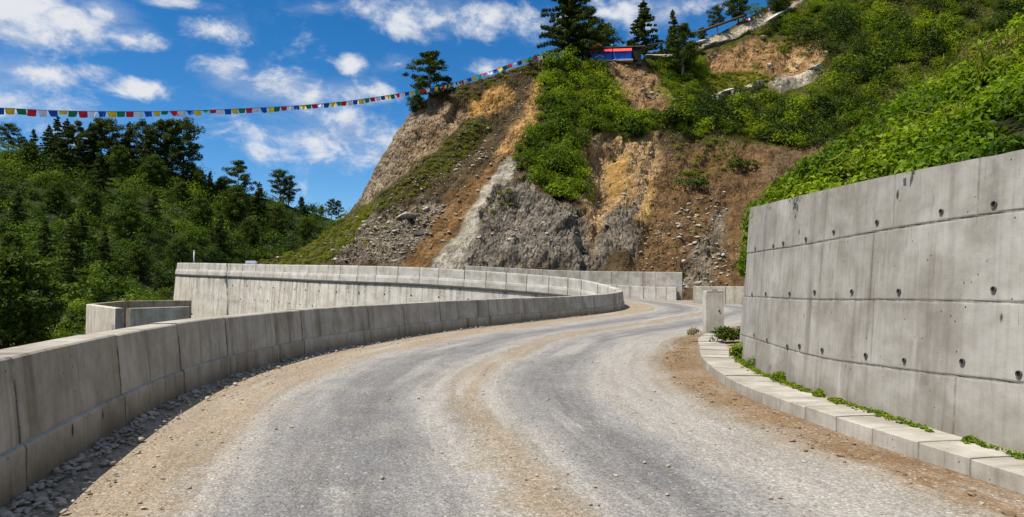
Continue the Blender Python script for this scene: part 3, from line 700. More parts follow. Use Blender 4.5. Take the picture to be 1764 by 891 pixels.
while s < pthL.len - .1:
    e = min(s + random.uniform(.75, 1.15), pthL.len)
    sweep(pthL, s + .012, e - .012, [(.02, -.3), (0, .2), (-.03, 1.05), (-.05, 1.10), (-.30, 1.10), (-.30, -.3)][::1], .4, k + 300, MAT['far_concrete'], 'lower_panel', stw, -1); s = e; k += 1
s = 0
while s < pthU.len - .1:
    e = min(s + random.uniform(2.2, 3.2), pthU.len)
    sweep(pthU, s + .01, e - .01, [(.0, -.3), (0, 1.2), (-.04, 2.27), (-.07, 2.31), (-.55, 2.31), (-.58, 2.25), (-.60, -.3)], .5, k + 300, MAT['wall'], 'upper_panel', stw, -1); s = e; k += 1

# small basin of concrete walls in the gully
def slab_wall(name, parent, A, B, zt, depth, th, mat, seed):
    pth = Path([(A[0], A[1], zt), (B[0], B[1], zt)]); D = depth
    pr = [(0, -D), (-.05, -1.0), (-.06, -.5), (-.065, -.03), (-.09, 0), (-th + .03, 0), (-th, -.03), (-th, -D)]
    return sweep(pth, 0, pth.len, pr, .5, seed, mat, name, parent, 1)
bas = tag(empty('concrete_basin'), 'small open concrete basin in the gully, left of the tall stained wall', 'basin', kind='thing')
zb = .35
def at_z(px, py, z):
    r = ray(px, py); return r * ((z - CAMZ) / r[2])
A_ = at_z(163, 524, zb); B_ = at_z(216, 531, zb); C_ = at_z(318, 528, zb); D_ = at_z(222, 518.5, zb); E_ = at_z(330, 517.5, zb)
for i, (p_, q_, mm) in enumerate(((B_, A_, 'stained'), (C_, B_, 'near_concrete'), (A_, D_, 'near_concrete'), (D_, E_, 'near_concrete'))):
    slab_wall('basin_wall', bas, p_, q_, zb + .004 * i, 9.5, .45, MAT[mm], 400 + i)
mesh('basin_floor', [B_ - [0, 0, .5], C_ - [0, 0, .5], E_ - [0, 0, .5], D_ - [0, 0, .5], A_ - [0, 0, .5]], [(0, 1, 2, 3, 4)], MAT['gully'], bas)

# ------------------------------------------------------------------ hillsides
class Relief:
    """a hillside measured from the photo: for each bearing the foot and the ridge line, with real distances, then a back slope"""
    def __init__(s, px, ridge, foot, df, dr, nv, gam=1.0, fz=None):
        s.px = px; s.ridge = ridge; s.foot = foot; s.nv = nv
        v = np.linspace(0, 1, nv); s.v = v
        py = foot[:, None] + (ridge - foot)[:, None] * v; d = df[:, None] + (dr - df)[:, None] * v ** gam
        s.py = py; s.PX = np.broadcast_to(px[:, None], py.shape)
        s.g = P(s.PX, py, d)
    def displace(s, amp):
        g = s.g; tu = np.gradient(g, axis=0); tv = np.gradient(g, axis=1); n = np.cross(tu, tv); n /= np.linalg.norm(n, axis=-1, keepdims=True) + 1e-9
        n *= np.sign(-n[..., 1:2]); s.g = g + n * amp[..., None]; s.n = n
    def build(s, name, mat, col, rock, back=8, bs=7., bz=4.5):
        g = s.g; rows = [g]
        cols = [col]; rk = [rock]
        # skirt below the foot
        sk = g[:, :1].copy(); sk[..., 2] -= 8; sk[..., 1] += .5
        rows = [sk, g]; cols = [col[:, :1], col]; rk = [rock[:, :1], rock]
        for k in range(1, back + 1):
            b = g[:, -1:].copy(); dirn = b[..., :2] / np.linalg.norm(b[..., :2], axis=-1, keepdims=True)
            b[..., :2] += dirn * bs * k ** 1.2; b[..., 2] -= bz * k ** 1.35 - (0 if k > 1 else 1.5); rows.append(b); cols.append(col[:, -1:]); rk.append(rock[:, -1:])
        G = np.concatenate(rows, 1); C = np.concatenate(cols, 1); K = np.concatenate(rk, 1)
        C4 = np.concatenate([C, np.ones(C.shape[:2] + (1,))], -1)
        return mesh(name, G.reshape(-1, 3), grid_faces(G.shape[0], G.shape[1], True), mat, None, True, {'col': C4.reshape(-1, 4), 'rock': K.ravel()})
    def surf(s, px, py):
        px = np.asarray(px, float); py = np.asarray(py, float)
        fi = np.clip(np.interp(px, s.px, np.arange(len(s.px))), 0, len(s.px) - 1.001); i = fi.astype(int); a = fi - i
        rd = np.interp(px, s.px, s.ridge); ft = np.interp(px, s.px, s.foot)
        fv = np.clip((ft - py) / (ft - rd), 0, 1) * (s.nv - 1); fv = np.clip(fv, 0, s.nv - 1.001); j = fv.astype(int); b = fv - j
        a = a[..., None]; b = b[..., None]; g = s.g
        return (g[i, j] * (1 - a) + g[i + 1, j] * a) * (1 - b) + (g[i, j + 1] * (1 - a) + g[i + 1, j + 1] * a) * b
    def inside(s, px, py):
        return (py > np.interp(px, s.px, s.ridge)) & (py < np.interp(px, s.px, s.foot)) & (px > s.px[0]) & (px < s.px[-1])

# --- cliff and far hill
px = np.concatenate([np.arange(425, 1480, 2.0), np.arange(1480, 2125, 5.0)])
ridge = np.interp(px, [425, 480, 520, 560, 600, 618, 640, 660, 680, 700, 715, 740, 760, 800, 850, 900, 935, 970, 1000, 1050, 1100, 1140, 1180, 1250, 1330, 1380, 1500, 1764, 2120],
                  [452, 444, 430, 405, 366, 335, 296, 262, 228, 198, 178, 166, 158, 146, 130, 114, 104, 102, 104, 106, 103, 98, 82, 52, 6, -22, -85, -190, -270])
ridge = ridge + 5 * fbm(np.stack([px * .05, px * 0, px * 0], -1), 4)
df = np.interp(px, [425, 480, 540, 612, 801, 1047, 1185, 1250, 1312, 1764, 2120], [90, 84, 72, 64.5, 60.5, 59.5, 57.5, 57, 56, 54, 60])
fz = np.interp(px, [425, 480, 540, 612, 801, 1047, 1185, 1312, 2120], [2.8, 2.5, 2.2, 1.8, 1.2, .35, .2, .1, .1])
foot = 492 - (fz - CAMZ) / df * F
dr = np.interp(px, [425, 540, 600, 715, 850, 935, 1050, 1180, 1330, 1500, 1764, 2120], [92, 86, 86, 90, 92, 93, 99, 108, 122, 128, 130, 128])
far = Relief(px, ridge, foot, df, dr, 230, 1.05)
PX, PY = far.PX, far.py
wob = np.stack([PX * .03, PY * .03, PX * 0], -1); wx = PX + 26 * fbm(wob, 4); wy = PY + 26 * fbm(wob + 9, 4)
col = np.zeros(PX.shape + (3,)) + np.array([.125, .092, .050]); rock = np.full(PX.shape, .35)
def paint(poly, c, r, soft=10, amt=1.0):
    global col, rock
    w = smooth(-soft, soft, poly_sd(wx, wy, poly)) * amt
    col = col * (1 - w[..., None]) + np.array(c) * w[..., None]; rock = rock * (1 - w) + r * w
GREEN = (.080, .088, .016); OLIVE = (.085, .080, .022)
paint([(1000, -300), (2200, -300), (2200, 600), (1500, 600), (1262, 250), (1140, 235), (1130, 250), (1010, 230), (1000, 100)], GREEN, 0.0, 8)
paint([(585, 378), (640, 290), (700, 190), (760, 165), (800, 180), (730, 285), (650, 352), (600, 392)], (.40, .33, .245), 1., 9)
paint([(690, 260), (740, 190), (800, 175), (815, 200), (745, 270), (700, 300)], (.42, .32, .21), 1., 8)
paint([(735, 160), (850, 128), (930, 104), (935, 122), (880, 160), (800, 190), (770, 190)], (.10, .075, .042), .5, 8)
paint([(812, 172), (868, 152), (885, 160), (835, 206), (806, 208)], (.56, .33, .11), .6, 7)
paint([(926, 122), (942, 135), (920, 205), (893, 255), (868, 275), (845, 305), (855, 255), (890, 195)], (.54, .335, .14), .6, 8)
paint([(800, 200), (855, 205), (765, 305), (700, 340), (640, 360), (540, 440), (470, 452), (560, 395), (620, 352), (700, 300)], OLIVE, .1, 10)
paint([(425, 452), (470, 440), (560, 398), (610, 360), (680, 330), (600, 420), (540, 455), (425, 470)], (.10, .115, .024), .0, 10)
paint([(640, 372), (740, 335), (768, 345), (735, 405), (690, 462), (600, 462), (560, 455)], (.27, .235, .185), 1., 9)
paint([(770, 330), (885, 255), (890, 268), (800, 380), (735, 466), (690, 466), (722, 402)], (.25, .150, .066), .25, 8)
_wx, _wy = wx, wy; wx = PX + 9 * fbm(wob * 2, 3); wy = PY + 9 * fbm(wob * 2 + 9, 3)
paint([(872, 268), (892, 270), (880, 312), (858, 352), (826, 420), (806, 470), (735, 470), (785, 395), (832, 322)], (.50, .475, .41), .30, 5); wx, wy = _wx, _wy
paint([(862, 325), (910, 300), (930, 345), (1000, 368), (1022, 400), (1012, 470), (790, 470), (812, 425), (840, 360)], (.255, .235, .205), 1., 8)
paint([(1000, 232), (1130, 240), (1150, 285), (1108, 350), (1045, 400), (1020, 440), (1005, 350), (993, 285)], (.50, .345, .185), .7, 9)
paint([(1050, 260), (1085, 255), (1085, 320), (1060, 335)], (.50, .32, .11), .3, 9)
paint([(1035, 385), (1105, 328), (1105, 390), (1092, 445), (1010, 470), (1012, 440)], (.255, .225, .19), 1., 7)
paint([(1098, 350), (1130, 300), (1140, 320), (1115, 385), (1092, 400)], (.56, .37, .15), .4, 6)
paint([(1145, 262), (1260, 245), (1420, 280), (1400, 420), (1262, 520), (1090, 470), (1108, 390), (1130, 330)], (.205, .128, .062), .5, 9)
paint([(1170, 470), (1200, 420), (1245, 350), (1262, 350), (1225, 440), (1230, 490), (1180, 490)], (.27, .235, .185), .8, 9)
paint([(1044, 102), (1104, 102), (1146, 155), (1158, 196), (1088, 192), (1056, 135)], (.40, .25, .13), .4, 6)
paint([(1205, 98), (1300, 68), (1425, 75), (1405, 112), (1335, 152), (1285, 132), (1225, 128)], (.44, .27, .135), .5, 9)
paint([(1120, 150), (1300, 120), (1340, 150), (1260, 175), (1160, 185)], (.21, .215, .03), 0, 9)
paint([(1340, 265), (1440, 230), (1470, 250), (1380, 300), (1300, 310)], (.2, .14, .075), .2, 9)
col *= .84; pass
for pl_ in ([(1195, 74), (1240, 60), (1290, 40), (1350, 13), (1385, -3), (1370, 12), (1340, 30), (1300, 50), (1250, 70), (1205, 84)], [(1318, 154), (1345, 139), (1404, 113), (1419, 122), (1400, 136), (1345, 160)], [(1222, 168), (1255, 158), (1310, 150), (1312, 158), (1262, 168), (1235, 175)], [(1395, 110), (1425, 78), (1432, 84), (1408, 116)], [(1355, 112), (1388, 82), (1392, 92), (1368, 122)]):
    wx, wy = PX + 7 * fbm(wob * 3, 3), PY + 5 * fbm(wob * 3 + 9, 3)
    paint(pl_, (.50, .455, .375) if pl_[0][0] < 1350 else (.50, .36, .20), .35, 3)
far.col = col; far.rock = rock
w3 = far.g
amp = (.5 + 1.5 * rock) * fbm(w3 * .13, 4) * 1.9 + rock * .9 * fbm(w3 * np.array([.55, .3, .3]) + 5, 5)
# the spur edge beside the pale streak and the ochre gully cut in
amp += 1.6 * smooth(0, 26, poly_sd(PX, PY, [(862, 325), (910, 300), (1000, 368), (1012, 475), (780, 475), (838, 330), (880, 265)]))
amp -= 2.2 * smooth(0, 45, poly_sd(PX, PY, [(995, 235), (1090, 240), (1075, 340), (1030, 430), (1000, 470), (1012, 400), (1000, 340)]))
amp += 1.2 * smooth(0, 25, poly_sd(PX, PY, [(1035, 385), (1105, 328), (1125, 380), (1092, 475), (1012, 475), (1015, 440)]))
def worley(p, seed=0):
    i = np.floor(p).astype(np.int64); best = np.full(p.shape[:-1], 9.); val = np.zeros(p.shape[:-1])
    for a in (-1, 0, 1):
        for b in (-1, 0, 1):
            for c in (-1, 0, 1):
                q = i + np.array([a, b, c]); h1 = _h(q[..., 0] + seed, q[..., 1], q[..., 2]); h2 = _h(q[..., 0], q[..., 1] + 71 + seed, q[..., 2]); h3 = _h(q[..., 0], q[..., 1], q[..., 2] + 133 + seed)
                d = (q[..., 0] + h1 - p[..., 0]) ** 2 + (q[..., 1] + h2 - p[..., 1]) ** 2 + (q[..., 2] + h3 - p[..., 2]) ** 2
                m = d < best; best = np.where(m, d, best); val = np.where(m, _h(q[..., 0] + 17, q[..., 1] + 5, q[..., 2] + seed), val)
    return np.sqrt(best), val
tw_ = np.stack([w3[..., 0] * .9 + w3[..., 2] * .5, w3[..., 1] * .6, w3[..., 2] * .8 - w3[..., 0] * .35], -1) + .5 * np.stack([fbm(w3 * .6, 3), fbm(w3 * .6 + 7, 3), fbm(w3 * .6 + 13, 3)], -1)
dg_ = fbm(np.stack([(w3[..., 0] * .81 - w3[..., 2] * .58) * .42, w3[..., 1] * .1, (w3[..., 0] * .58 + w3[..., 2] * .81) * .06], -1), 4)
amp += 1.5 * dg_ * (rock > .05) + .8 * dg_
f1, v1 = worley(tw_ * .55, 3); f2, v2 = worley(tw_ * 1.5, 9)
amp += smooth(.15, .9, rock) * ((v1 - .5) * 1.0 - f1 * .5 + (v2 - .5) * .42 - f2 * .25) + (1 - rock) * .25 * (v2 - .5) * (rock > .05)
amp += 1.0 * smooth(-2, 8, poly_sd(PX, PY, [(1318, 154), (1345, 139), (1404, 113), (1419, 122), (1400, 136), (1345, 160)])) + .8 * smooth(-2, 5, poly_sd(PX, PY, [(1222, 168), (1255, 158), (1310, 150), (1312, 158), (1262, 168), (1235, 175)]))
amp *= smooth(0, .05, far.v)[None] * (1 - .75 * smooth(.93, 1, far.v)[None])
far.displace(amp)
cl = far.build('hillside_terrain', MAT['hill'], col, rock)
tag(cl, 'cut cliff of grey rock and ochre soil rising to a green hill', kind='structure')

# --- wooded hill on the left
px2 = np.arange(-420, 661, 5.0)
ridge2 = np.interp(px2, [-420, -200, 0, 60, 120, 200, 270, 330, 380, 430, 480, 530, 580, 620, 660], [150, 215, 262, 268, 272, 276, 284, 305, 322, 338, 350, 362, 376, 384, 392]) + 4 * fbm(np.stack([px2 * .03, px2 * 0, px2 * 0 + 3], -1), 3)
foot2 = np.interp(px2, [-420, -100, 0, 60, 160, 300, 420, 660], [760, 720, 665, 640, 612, 575, 500, 470])
df2 = np.interp(px2, [-420, 0, 60, 160, 300, 420, 660], [22, 27, 31, 40, 60, 92, 112]); dr2 = np.interp(px2, [-420, 0, 200, 340, 480, 660], [85, 106, 116, 122, 134, 150])
hl = Relief(px2, ridge2, foot2, df2, dr2, 90, 1.15)
hl.displace(2.2 * fbm(hl.g * .07, 4) + .6 * fbm(hl.g * .4, 3))
c2 = np.zeros(hl.PX.shape + (3,)) + np.array([.040, .060, .016]); c2 = c2 * (1 + .8 * fbm(hl.g * .12, 4)[..., None])
hm = hl.build('hill_terrain', MAT['hill'], c2, np.zeros(hl.PX.shape))
tag(hm, 'wooded green hill across the gully on the left', kind='structure')

# --- near bank above the big wall
BK = [(7.6, -6), (5.3, 1.0), (4.78, 3.2), (4.48, 5.4), (4.28, 8), (4.32, 10.5), (4.65, 12.7), (5.3, 14.5), (7.1, 16.4), (10.0, 18.2), (14.2, 20.4), (21, 24), (30, 28), (42, 34)]
bp = Path([(x, y, 0) for x, y in BK], .2)
sb_ = np.linspace(0, bp.len, 240); pb = bp.at(sb_); nb_ = bp.nor(sb_); rb = np.concatenate([[-.75, -.45, -.15, .02], np.linspace(.25, 24, 90)])
def bank_z(y_, s_, r_):
    t = smooth(bp.near(4.65, 12.7), bp.near(21, 24), s_)
    top = wall_top(np.minimum(y_, 14.4)) - .10 - .6 * smooth(bp.near(5.3, 14.5), bp.near(14.2, 20.4), s_)
    sl = .66 * (1 - t) + .42 * t
    up = top + sl * np.clip(r_, 0, 99) * (1 - .012 * np.clip(r_, 0, 99))
    lo = .15
    inner = np.clip((r_ + .75) / .78, 0, 1)
    return np.where(r_ < .02, lo + (top - lo) * inner, up)
Sb = np.broadcast_to(sb_[:, None], (len(sb_), len(rb))); Rb = np.broadcast_to(rb[None], Sb.shape)
bank = np.zeros(Sb.shape + (3,))
yb = np.broadcast_to(pb[:, None, 1], Sb.shape)
wide = np.where(Rb < 0, np.where(Sb > bp.near(4.9, 13.9), Rb * .5, Rb * .1), Rb)
bank[..., :2] = pb[:, None, :2] + nb_[:, None, :] * wide[..., None]
bank[..., 2] = bank_z(yb, Sb, Rb) + .5 * fbm(bank * np.array([.35, .35, 0]) + 2, 4) * smooth(.2, 2, Rb)
bcol = np.zeros(Sb.shape + (3,)) + np.array([.055, .062, .020])
bcol += (smooth(.05, .25, fbm(bank * .5, 4)) * .6)[..., None] * np.array([.13, .07, .03])
bm_ = mesh('bank_terrain', bank.reshape(-1, 3), grid_faces(len(sb_), len(rb), True), MAT['hill'], None, True, {'col': np.concatenate([bcol, np.ones(Sb.shape + (1,))], -1).reshape(-1, 4), 'rock': np.zeros(Sb.size)})
tag(bm_, 'steep earth bank above the big retaining wall', kind='structure')
def bank_pt(s_, r_):
    p = bp.at(s_); n = bp.nor(s_); w_ = np.where(r_ < 0, np.where(s_ > bp.near(4.9, 13.9), r_ * .5, r_ * .1), r_)
    q = np.zeros(np.shape(s_) + (3,)); q[..., :2] = p[..., :2] + n * w_[..., None]; q[..., 2] = bank_z(p[..., 1], s_, r_)
    q[..., 2] += .5 * fbm(q * np.array([.35, .35, 0]) + 2, 4) * smooth(.2, 2, r_); return q

# ------------------------------------------------------------------ leaves
def unit(a): return a / (np.linalg.norm(a, axis=-1, keepdims=True) + 1e-9)
def leaf_mesh(name, c, nrm, tan, ln, wd, tint, mat, parent=None, fold=.25):
    """kite leaves with a folded midrib"""
    n = len(c); tan = unit(tan - nrm * np.sum(tan * nrm, -1, keepdims=True)); bi = np.cross(nrm, tan)
    ln = np.broadcast_to(ln, (n,))[:, None]; wd = np.broadcast_to(wd, (n,))[:, None]
    v = np.zeros((n, 4, 3)); v[:, 0] = c - tan * ln * .5; v[:, 1] = c + bi * wd * .5 + nrm * wd * fold - tan * ln * .05; v[:, 2] = c + tan * ln * .5 - nrm * ln * .08; v[:, 3] = c - bi * wd * .5 + nrm * wd * fold - tan * ln * .05
    i = np.arange(n) * 4
    f = np.concatenate([np.stack([i, i + 2, i + 1], -1), np.stack([i, i + 3, i + 2], -1)])
    return mesh(name, v.reshape(-1, 3), f, mat, parent, False, {'tint': np.repeat(np.clip(tint, 0, 1), 4)})
def bush_leaves(cen, rad, per, lf, seed, sq=.8, up=.45, lump=.35, tb=.5):
    """leaf positions for many bushes at once; cen (n,3) foot points, rad (n,), per leaves in each"""
    g = np.random.default_rng(seed); n = len(cen); N = n * per; idx = np.repeat(np.arange(n), per)
    d = unit(g.normal(size=(N, 3))); d[:, 2] = np.where(d[:, 2] < -.25, -d[:, 2], d[:, 2])
    off = g.uniform(0, 50, (n, 3))[idx]
    rl = 1 + lump * 2 * fbm(d * 2.2 + off, 2)
    rr_ = (g.uniform(0, 1, N) ** .38) * rl
    c = cen[idx] + d * (rad[idx] * rr_)[:, None] * np.array([1, 1, sq]) + np.array([0, 0, 1]) * (rad[idx] * .35 * sq)[:, None]
    nrm = unit(d * .75 + np.array([0, 0, up]) + .55 * g.normal(size=(N, 3)))
    tan = unit(d * .6 + g.normal(size=(N, 3)) * .8 + np.array([0, 0, -.15]))
    ln = np.broadcast_to(lf, (n,))[idx] * g.uniform(.6, 1.3, N); tint = tb * g.uniform(0, 1, n)[idx] + (1 - tb) * g.uniform(0, 1, N)
    return c, nrm, tan, ln, ln * .55, tint
def sample_poly(poly, n, g):
    xs = [p[0] for p in poly]; ys = [p[1] for p in poly]; out = np.zeros((0, 2))
    while len(out) < n:
        q = np.column_stack([g.uniform(min(xs), max(xs), n * 2), g.uniform(min(ys), max(ys), n * 2)])
        out = np.vstack([out, q[poly_sd(q[:, 0], q[:, 1], poly) > 0]])
    return out[:n]
AVOID = [[(1190, 70), (1240, 56), (1290, 36), (1350, 10), (1385, -5), (1392, 14), (1350, 34), (1300, 60), (1245, 84), (1195, 92)], [(1315, 158), (1345, 135), (1404, 110), (1428, 124), (1402, 148), (1345, 172)],
         [(1218, 172), (1255, 156), (1310, 148), (1322, 160), (1262, 180), (1235, 186)], [(1046, 102), (1106, 102), (1150, 160), (1160, 206), (1086, 206), (1056, 140)], [(1205, 98), (1290, 72), (1330, 80), (1320, 140), (1285, 136), (1228, 132)]]
def scrub(rel, polys, seed):
    g = np.random.default_rng(seed); A = []; Rr = []
    for poly, n, r0, r1 in polys:
        q = sample_poly(poly, n, g)
        if r1 > 8:
            for av in AVOID: q = q[poly_sd(q[:, 0], q[:, 1], av) < -2]
        q = q[rel.inside(q[:, 0], q[:, 1])]
        p = rel.surf(q[:, 0], q[:, 1]); A.append(p); Rr.append(g.uniform(r0, r1, len(p)) * p[:, 1] / F)
    return np.vstack(A), np.concatenate(Rr)

# scrub on the cliff and the far hill
Z_TONGUE = [(930, 114), (965, 106), (1030, 110), (1040, 150), (1072, 190), (1075, 235), (1010, 228), (1000, 285), (1022, 342), (988, 352), (945, 340), (905, 300), (882, 272), (900, 240), (925, 190)]
Z_SHELF = [(1070, 185), (1130, 180), (1230, 175), (1330, 180), (1430, 150), (1480, 230), (1400, 262), (1270, 240), (1140, 228), (1100, 240), (1075, 235)]
Z_RIGHT = [(1420, 150), (1470, 70), (1560, -60), (1764, -160), (2060, -230), (2060, 300), (1764, 340), (1480, 270)]
Z_HUT = [(1122, 115), (1160, 94), (1200, 96), (1230, 130), (1200, 165), (1168, 172), (1136, 140)]
Z_UP = [(1180, 80), (1250, 50), (1330, 6), (1500, -85), (1560, -70), (1470, 70), (1420, 75), (1330, 60), (1250, 82), (1200, 95)]
Z_YEL = [(1150, 150), (1280, 120), (1340, 150), (1270, 175), (1180, 185)]
cen, rad = scrub(far, [(Z_TONGUE, 240, 6, 13), (Z_TONGUE, 95, 14, 27), (Z_SHELF, 130, 7, 15), (Z_SHELF, 45, 14, 26), (Z_RIGHT, 800, 7, 16), (Z_RIGHT, 200, 16, 34), (Z_HUT, 80, 6, 12), (Z_UP, 150, 4, 10), (Z_UP, 45, 11, 22)], 5)
L1 = bush_leaves(cen, rad, 300, np.clip(rad * .20, .15, .34), 51, .95, .5, .6, .62)
pat = fbm(cen * .09, 3)[np.repeat(np.arange(len(cen)), 300)]
o = leaf_mesh('shrub_cover', *L1[:4], L1[4], L1[5] + pat * 1.2, MAT['shrub_cliff'])
tag(o, 'dense bright green scrub covering the cliff ledges and upper hill', kind='stuff')
Z_HIGH = [(1380, 70), (1500, -60), (1764, -140), (1764, 60), (1560, 130), (1440, 175), (1400, 140)]
cen, rad = scrub(far, [(Z_SHELF, 62, 12, 26), (Z_HIGH, 75, 14, 34), (Z_RIGHT, 40, 16, 34), (Z_TONGUE, 14, 10, 20), (Z_UP, 26, 8, 16)], 15)
L1 = bush_leaves(cen, rad, 420, np.clip(rad * .20, .15, .32), 151, 1.05, .5, .7, .5)
o = leaf_mesh('dark_undergrowth', *L1[:5], L1[5] * .9, MAT['scrub_dark']); tag(o, 'dark green bushes massed among the brighter scrub of the far hill', kind='stuff')
cen, rad = scrub(far, [(Z_RIGHT, 420, 6, 15), (Z_SHELF, 70, 6, 13), (Z_TONGUE, 60, 7, 15), (Z_UP, 60, 5, 10), (Z_HUT, 30, 5, 10)], 16)
L1 = bush_leaves(cen, rad, 220, np.clip(rad * .24, .16, .30), 161, 1.1, .5, .5, .5)
o = leaf_mesh('light_undergrowth', L1[0], L1[1], L1[2], L1[3], L1[4] * .6, L1[5], MAT['fern']); tag(o, 'yellow green ferny bushes scattered through the scrub of the far hill', kind='stuff')
cen, rad = scrub(far, [([(425, 455), (500, 436), (600, 368), (660, 345), (600, 420), (540, 458)], 170, 4, 9), ([(700, 320), (800, 215), (850, 215), (770, 300), (690, 350), (600, 400)], 130, 3, 7),
                       ([(735, 165), (850, 132), (935, 108), (930, 125), (800, 175)], 70, 3, 7), (Z_YEL, 300, 3.5, 7), ([(1140, 240), (1250, 235), (1290, 290), (1190, 300)], 60, 4, 8),
                       ([(560, 410), (700, 335), (740, 345), (650, 420), (560, 455)], 60, 3, 6), ([(1250, 80), (1420, 60), (1400, 120), (1290, 130)], 60, 4, 8),
                       ([(1080, 240), (1260, 320), (1255, 460), (1110, 460)], 40, 2.5, 5), ([(835, 350), (900, 330), (880, 360), (830, 400)], 25, 3, 6), ([(1300, 40), (1450, -40), (1460, 60), (1330, 90)], 120, 4, 9)], 6)
L2 = bush_leaves(cen, rad, 90, np.maximum(rad * .35, .16), 52, .6, .6)
o = leaf_mesh('ground_cover', L2[0], L2[1], L2[2], L2[3], L2[4] * .7, L2[5] * .8 + .1, MAT['grass'])
tag(o, 'yellow green grass and low herbs on the cliff slopes', kind='stuff')
# thicket of the left hill
g = np.random.default_rng(8)
qx = g.uniform(-330, 655, 4600); qy = g.uniform(200, 740, 4600); ok = hl.inside(qx, qy); qx, qy = qx[ok], qy[ok]
cen = hl.surf(qx, qy); rad = g.uniform(6, 16, len(cen)) * np.where(g.uniform(size=len(cen)) < .3, 1.7, 1.) * (.75 + .5 * vnoise(cen * .1)) * np.clip(cen[:, 1], 34, 150) / F
L3 = bush_leaves(cen, rad, 170, np.clip(rad * .24, .16, .34), 53, 1.0, .5, .55, .65)
pat = fbm(cen * .06, 3)[np.repeat(np.arange(len(cen)), 170)]
o = leaf_mesh('undergrowth', L3[0], L3[1], L3[2], L3[3], L3[4], L3[5] * .9 + pat * 1.2 - .04, MAT['shrub_left'])
tag(o, 'dense green undergrowth covering the left hill', kind='stuff')
# near bank: big leaves close by, smaller numbers further up
g = np.random.default_rng(9); nbk = 4200
s_ = g.uniform(bp.near(6.2, -2.5), bp.near(30, 28), nbk); r_ = g.uniform(0, 1, nbk) ** 1.35 * 23; cen = bank_pt(s_, r_)
dist = np.hypot(cen[:, 0], cen[:, 1]); rad = g.uniform(.18, .5, nbk) * (.6 + .03 * dist) * np.where(r_ < .7, .75, 1)
L4 = bush_leaves(cen, rad, 190, np.clip(.045 + .0042 * dist, .08, .22), 54, .75, .55, .4, .3)
pat = fbm(cen * .35, 3)[np.repeat(np.arange(nbk), 190)]
o = leaf_mesh('bank_undergrowth', L4[0], L4[1], L4[2], L4[3], L4[4], L4[5] * .8 + pat * 1.1 + .08, MAT['bank'])
tag(o, 'leafy green undergrowth spilling over the top of the big wall', kind='stuff')
gg = np.random.default_rng(19); nt = 5200; s_ = gg.uniform(bp.near(6.2, -2.5), bp.near(30, 28), nt); r_ = gg.uniform(.3, 20, nt); c = bank_pt(s_, r_); c = c[fbm(c * .35, 3) > .02]
idx = np.repeat(np.arange(len(c)), 22); nb2 = len(idx); hgt_ = gg.uniform(.10, .30, nb2); tn = unit(np.column_stack([gg.normal(0, .4, nb2), gg.normal(0, .4, nb2), np.ones(nb2)]))
leaf_o = leaf_mesh('bank_grass', c[idx] + gg.normal(0, .22, (nb2, 3)) * [1, 1, .2] + np.array([0, 0, 1]) * (.22 + .35 * hgt_)[:, None], unit(gg.normal(size=(nb2, 3))), tn, hgt_, hgt_ * .03 + .010, .1 + .75 * gg.uniform(size=nb2), MAT['grass'])
tag(leaf_o, 'yellow green grass blades standing among the bank leaves', kind='stuff')
c = c[fbm(c * .5 + 9, 3) > .06]; idx = np.repeat(np.arange(len(c)), 16); nb2 = len(idx); hgt_ = gg.uniform(.12, .34, nb2); tn = unit(np.column_stack([gg.normal(0, .5, nb2), gg.normal(0, .5, nb2), np.ones(nb2)]))
tag(leaf_mesh('dry_grass', c[idx] + gg.normal(0, .2, (nb2, 3)) * [1, 1, .2] + np.array([0, 0, 1]) * (.3 + .35 * hgt_)[:, None], unit(gg.normal(size=(nb2, 3))), tn, hgt_, hgt_ * .03 + .009, gg.uniform(size=nb2), MAT['dry']), 'dry straw coloured grass in patches on the bank', kind='stuff')
# dense leafy corner behind the wall end
ne = 170; s_ = g.uniform(bp.near(5.0, 14.0), bp.near(9, 17.6), ne); r_ = g.uniform(-.35, .7, ne); cen = bank_pt(s_, r_)
L5 = bush_leaves(cen, g.uniform(.16, .34, ne), 230, .10, 55, .9, .5)
o = leaf_mesh('corner_undergrowth', *L5[:5], L5[5] * .9, MAT['bank']); tag(o, 'leafy growth hanging at the far end of the big wall', kind='stuff')

# ------------------------------------------------------------------ trees
def limb(mb, a, b, r0, r1, sag, n=4, k=5):
    a = Vector(a); b = Vector(b); pts = []; rs = []
    for i in range(n + 1):
        t = i / n; p = a.lerp(b, t); p.z += sag * math.sin(t * math.pi); pts.append(p); rs.append(r0 + (r1 - r0) * t)
    mb.tube(pts, rs, k, False)
def cards(cl, per, seed, lf, mat, parent, flat=.5):
    """foliage clumps: list of (centre, rx, rz)"""
    g = np.random.default_rng(seed); c = np.array([a[0] for a in cl]); rx = np.array([a[1] for a in cl]); rz = np.array([a[2] for a in cl])
    n = len(c); idx = np.repeat(np.arange(n), per); N = len(idx)
    d = unit(g.normal(size=(N, 3))); rr_ = g.uniform(0, 1, N) ** .45
    p = c[idx] + d * rr_[:, None] * np.stack([rx, rx, rz], -1)[idx]
    nrm = unit(d * .5 + np.array([0, 0, .6]) + .6 * g.normal(size=(N, 3))); tan = unit(d + .7 * g.normal(size=(N, 3)))
    ln = lf * g.uniform(.6, 1.4, N); tint = .45 * g.uniform(0, 1, n)[idx] + .55 * g.uniform(0, 1, N)
    return leaf_mesh('crown', p, nrm, tan, ln, ln * flat, tint, mat, parent)
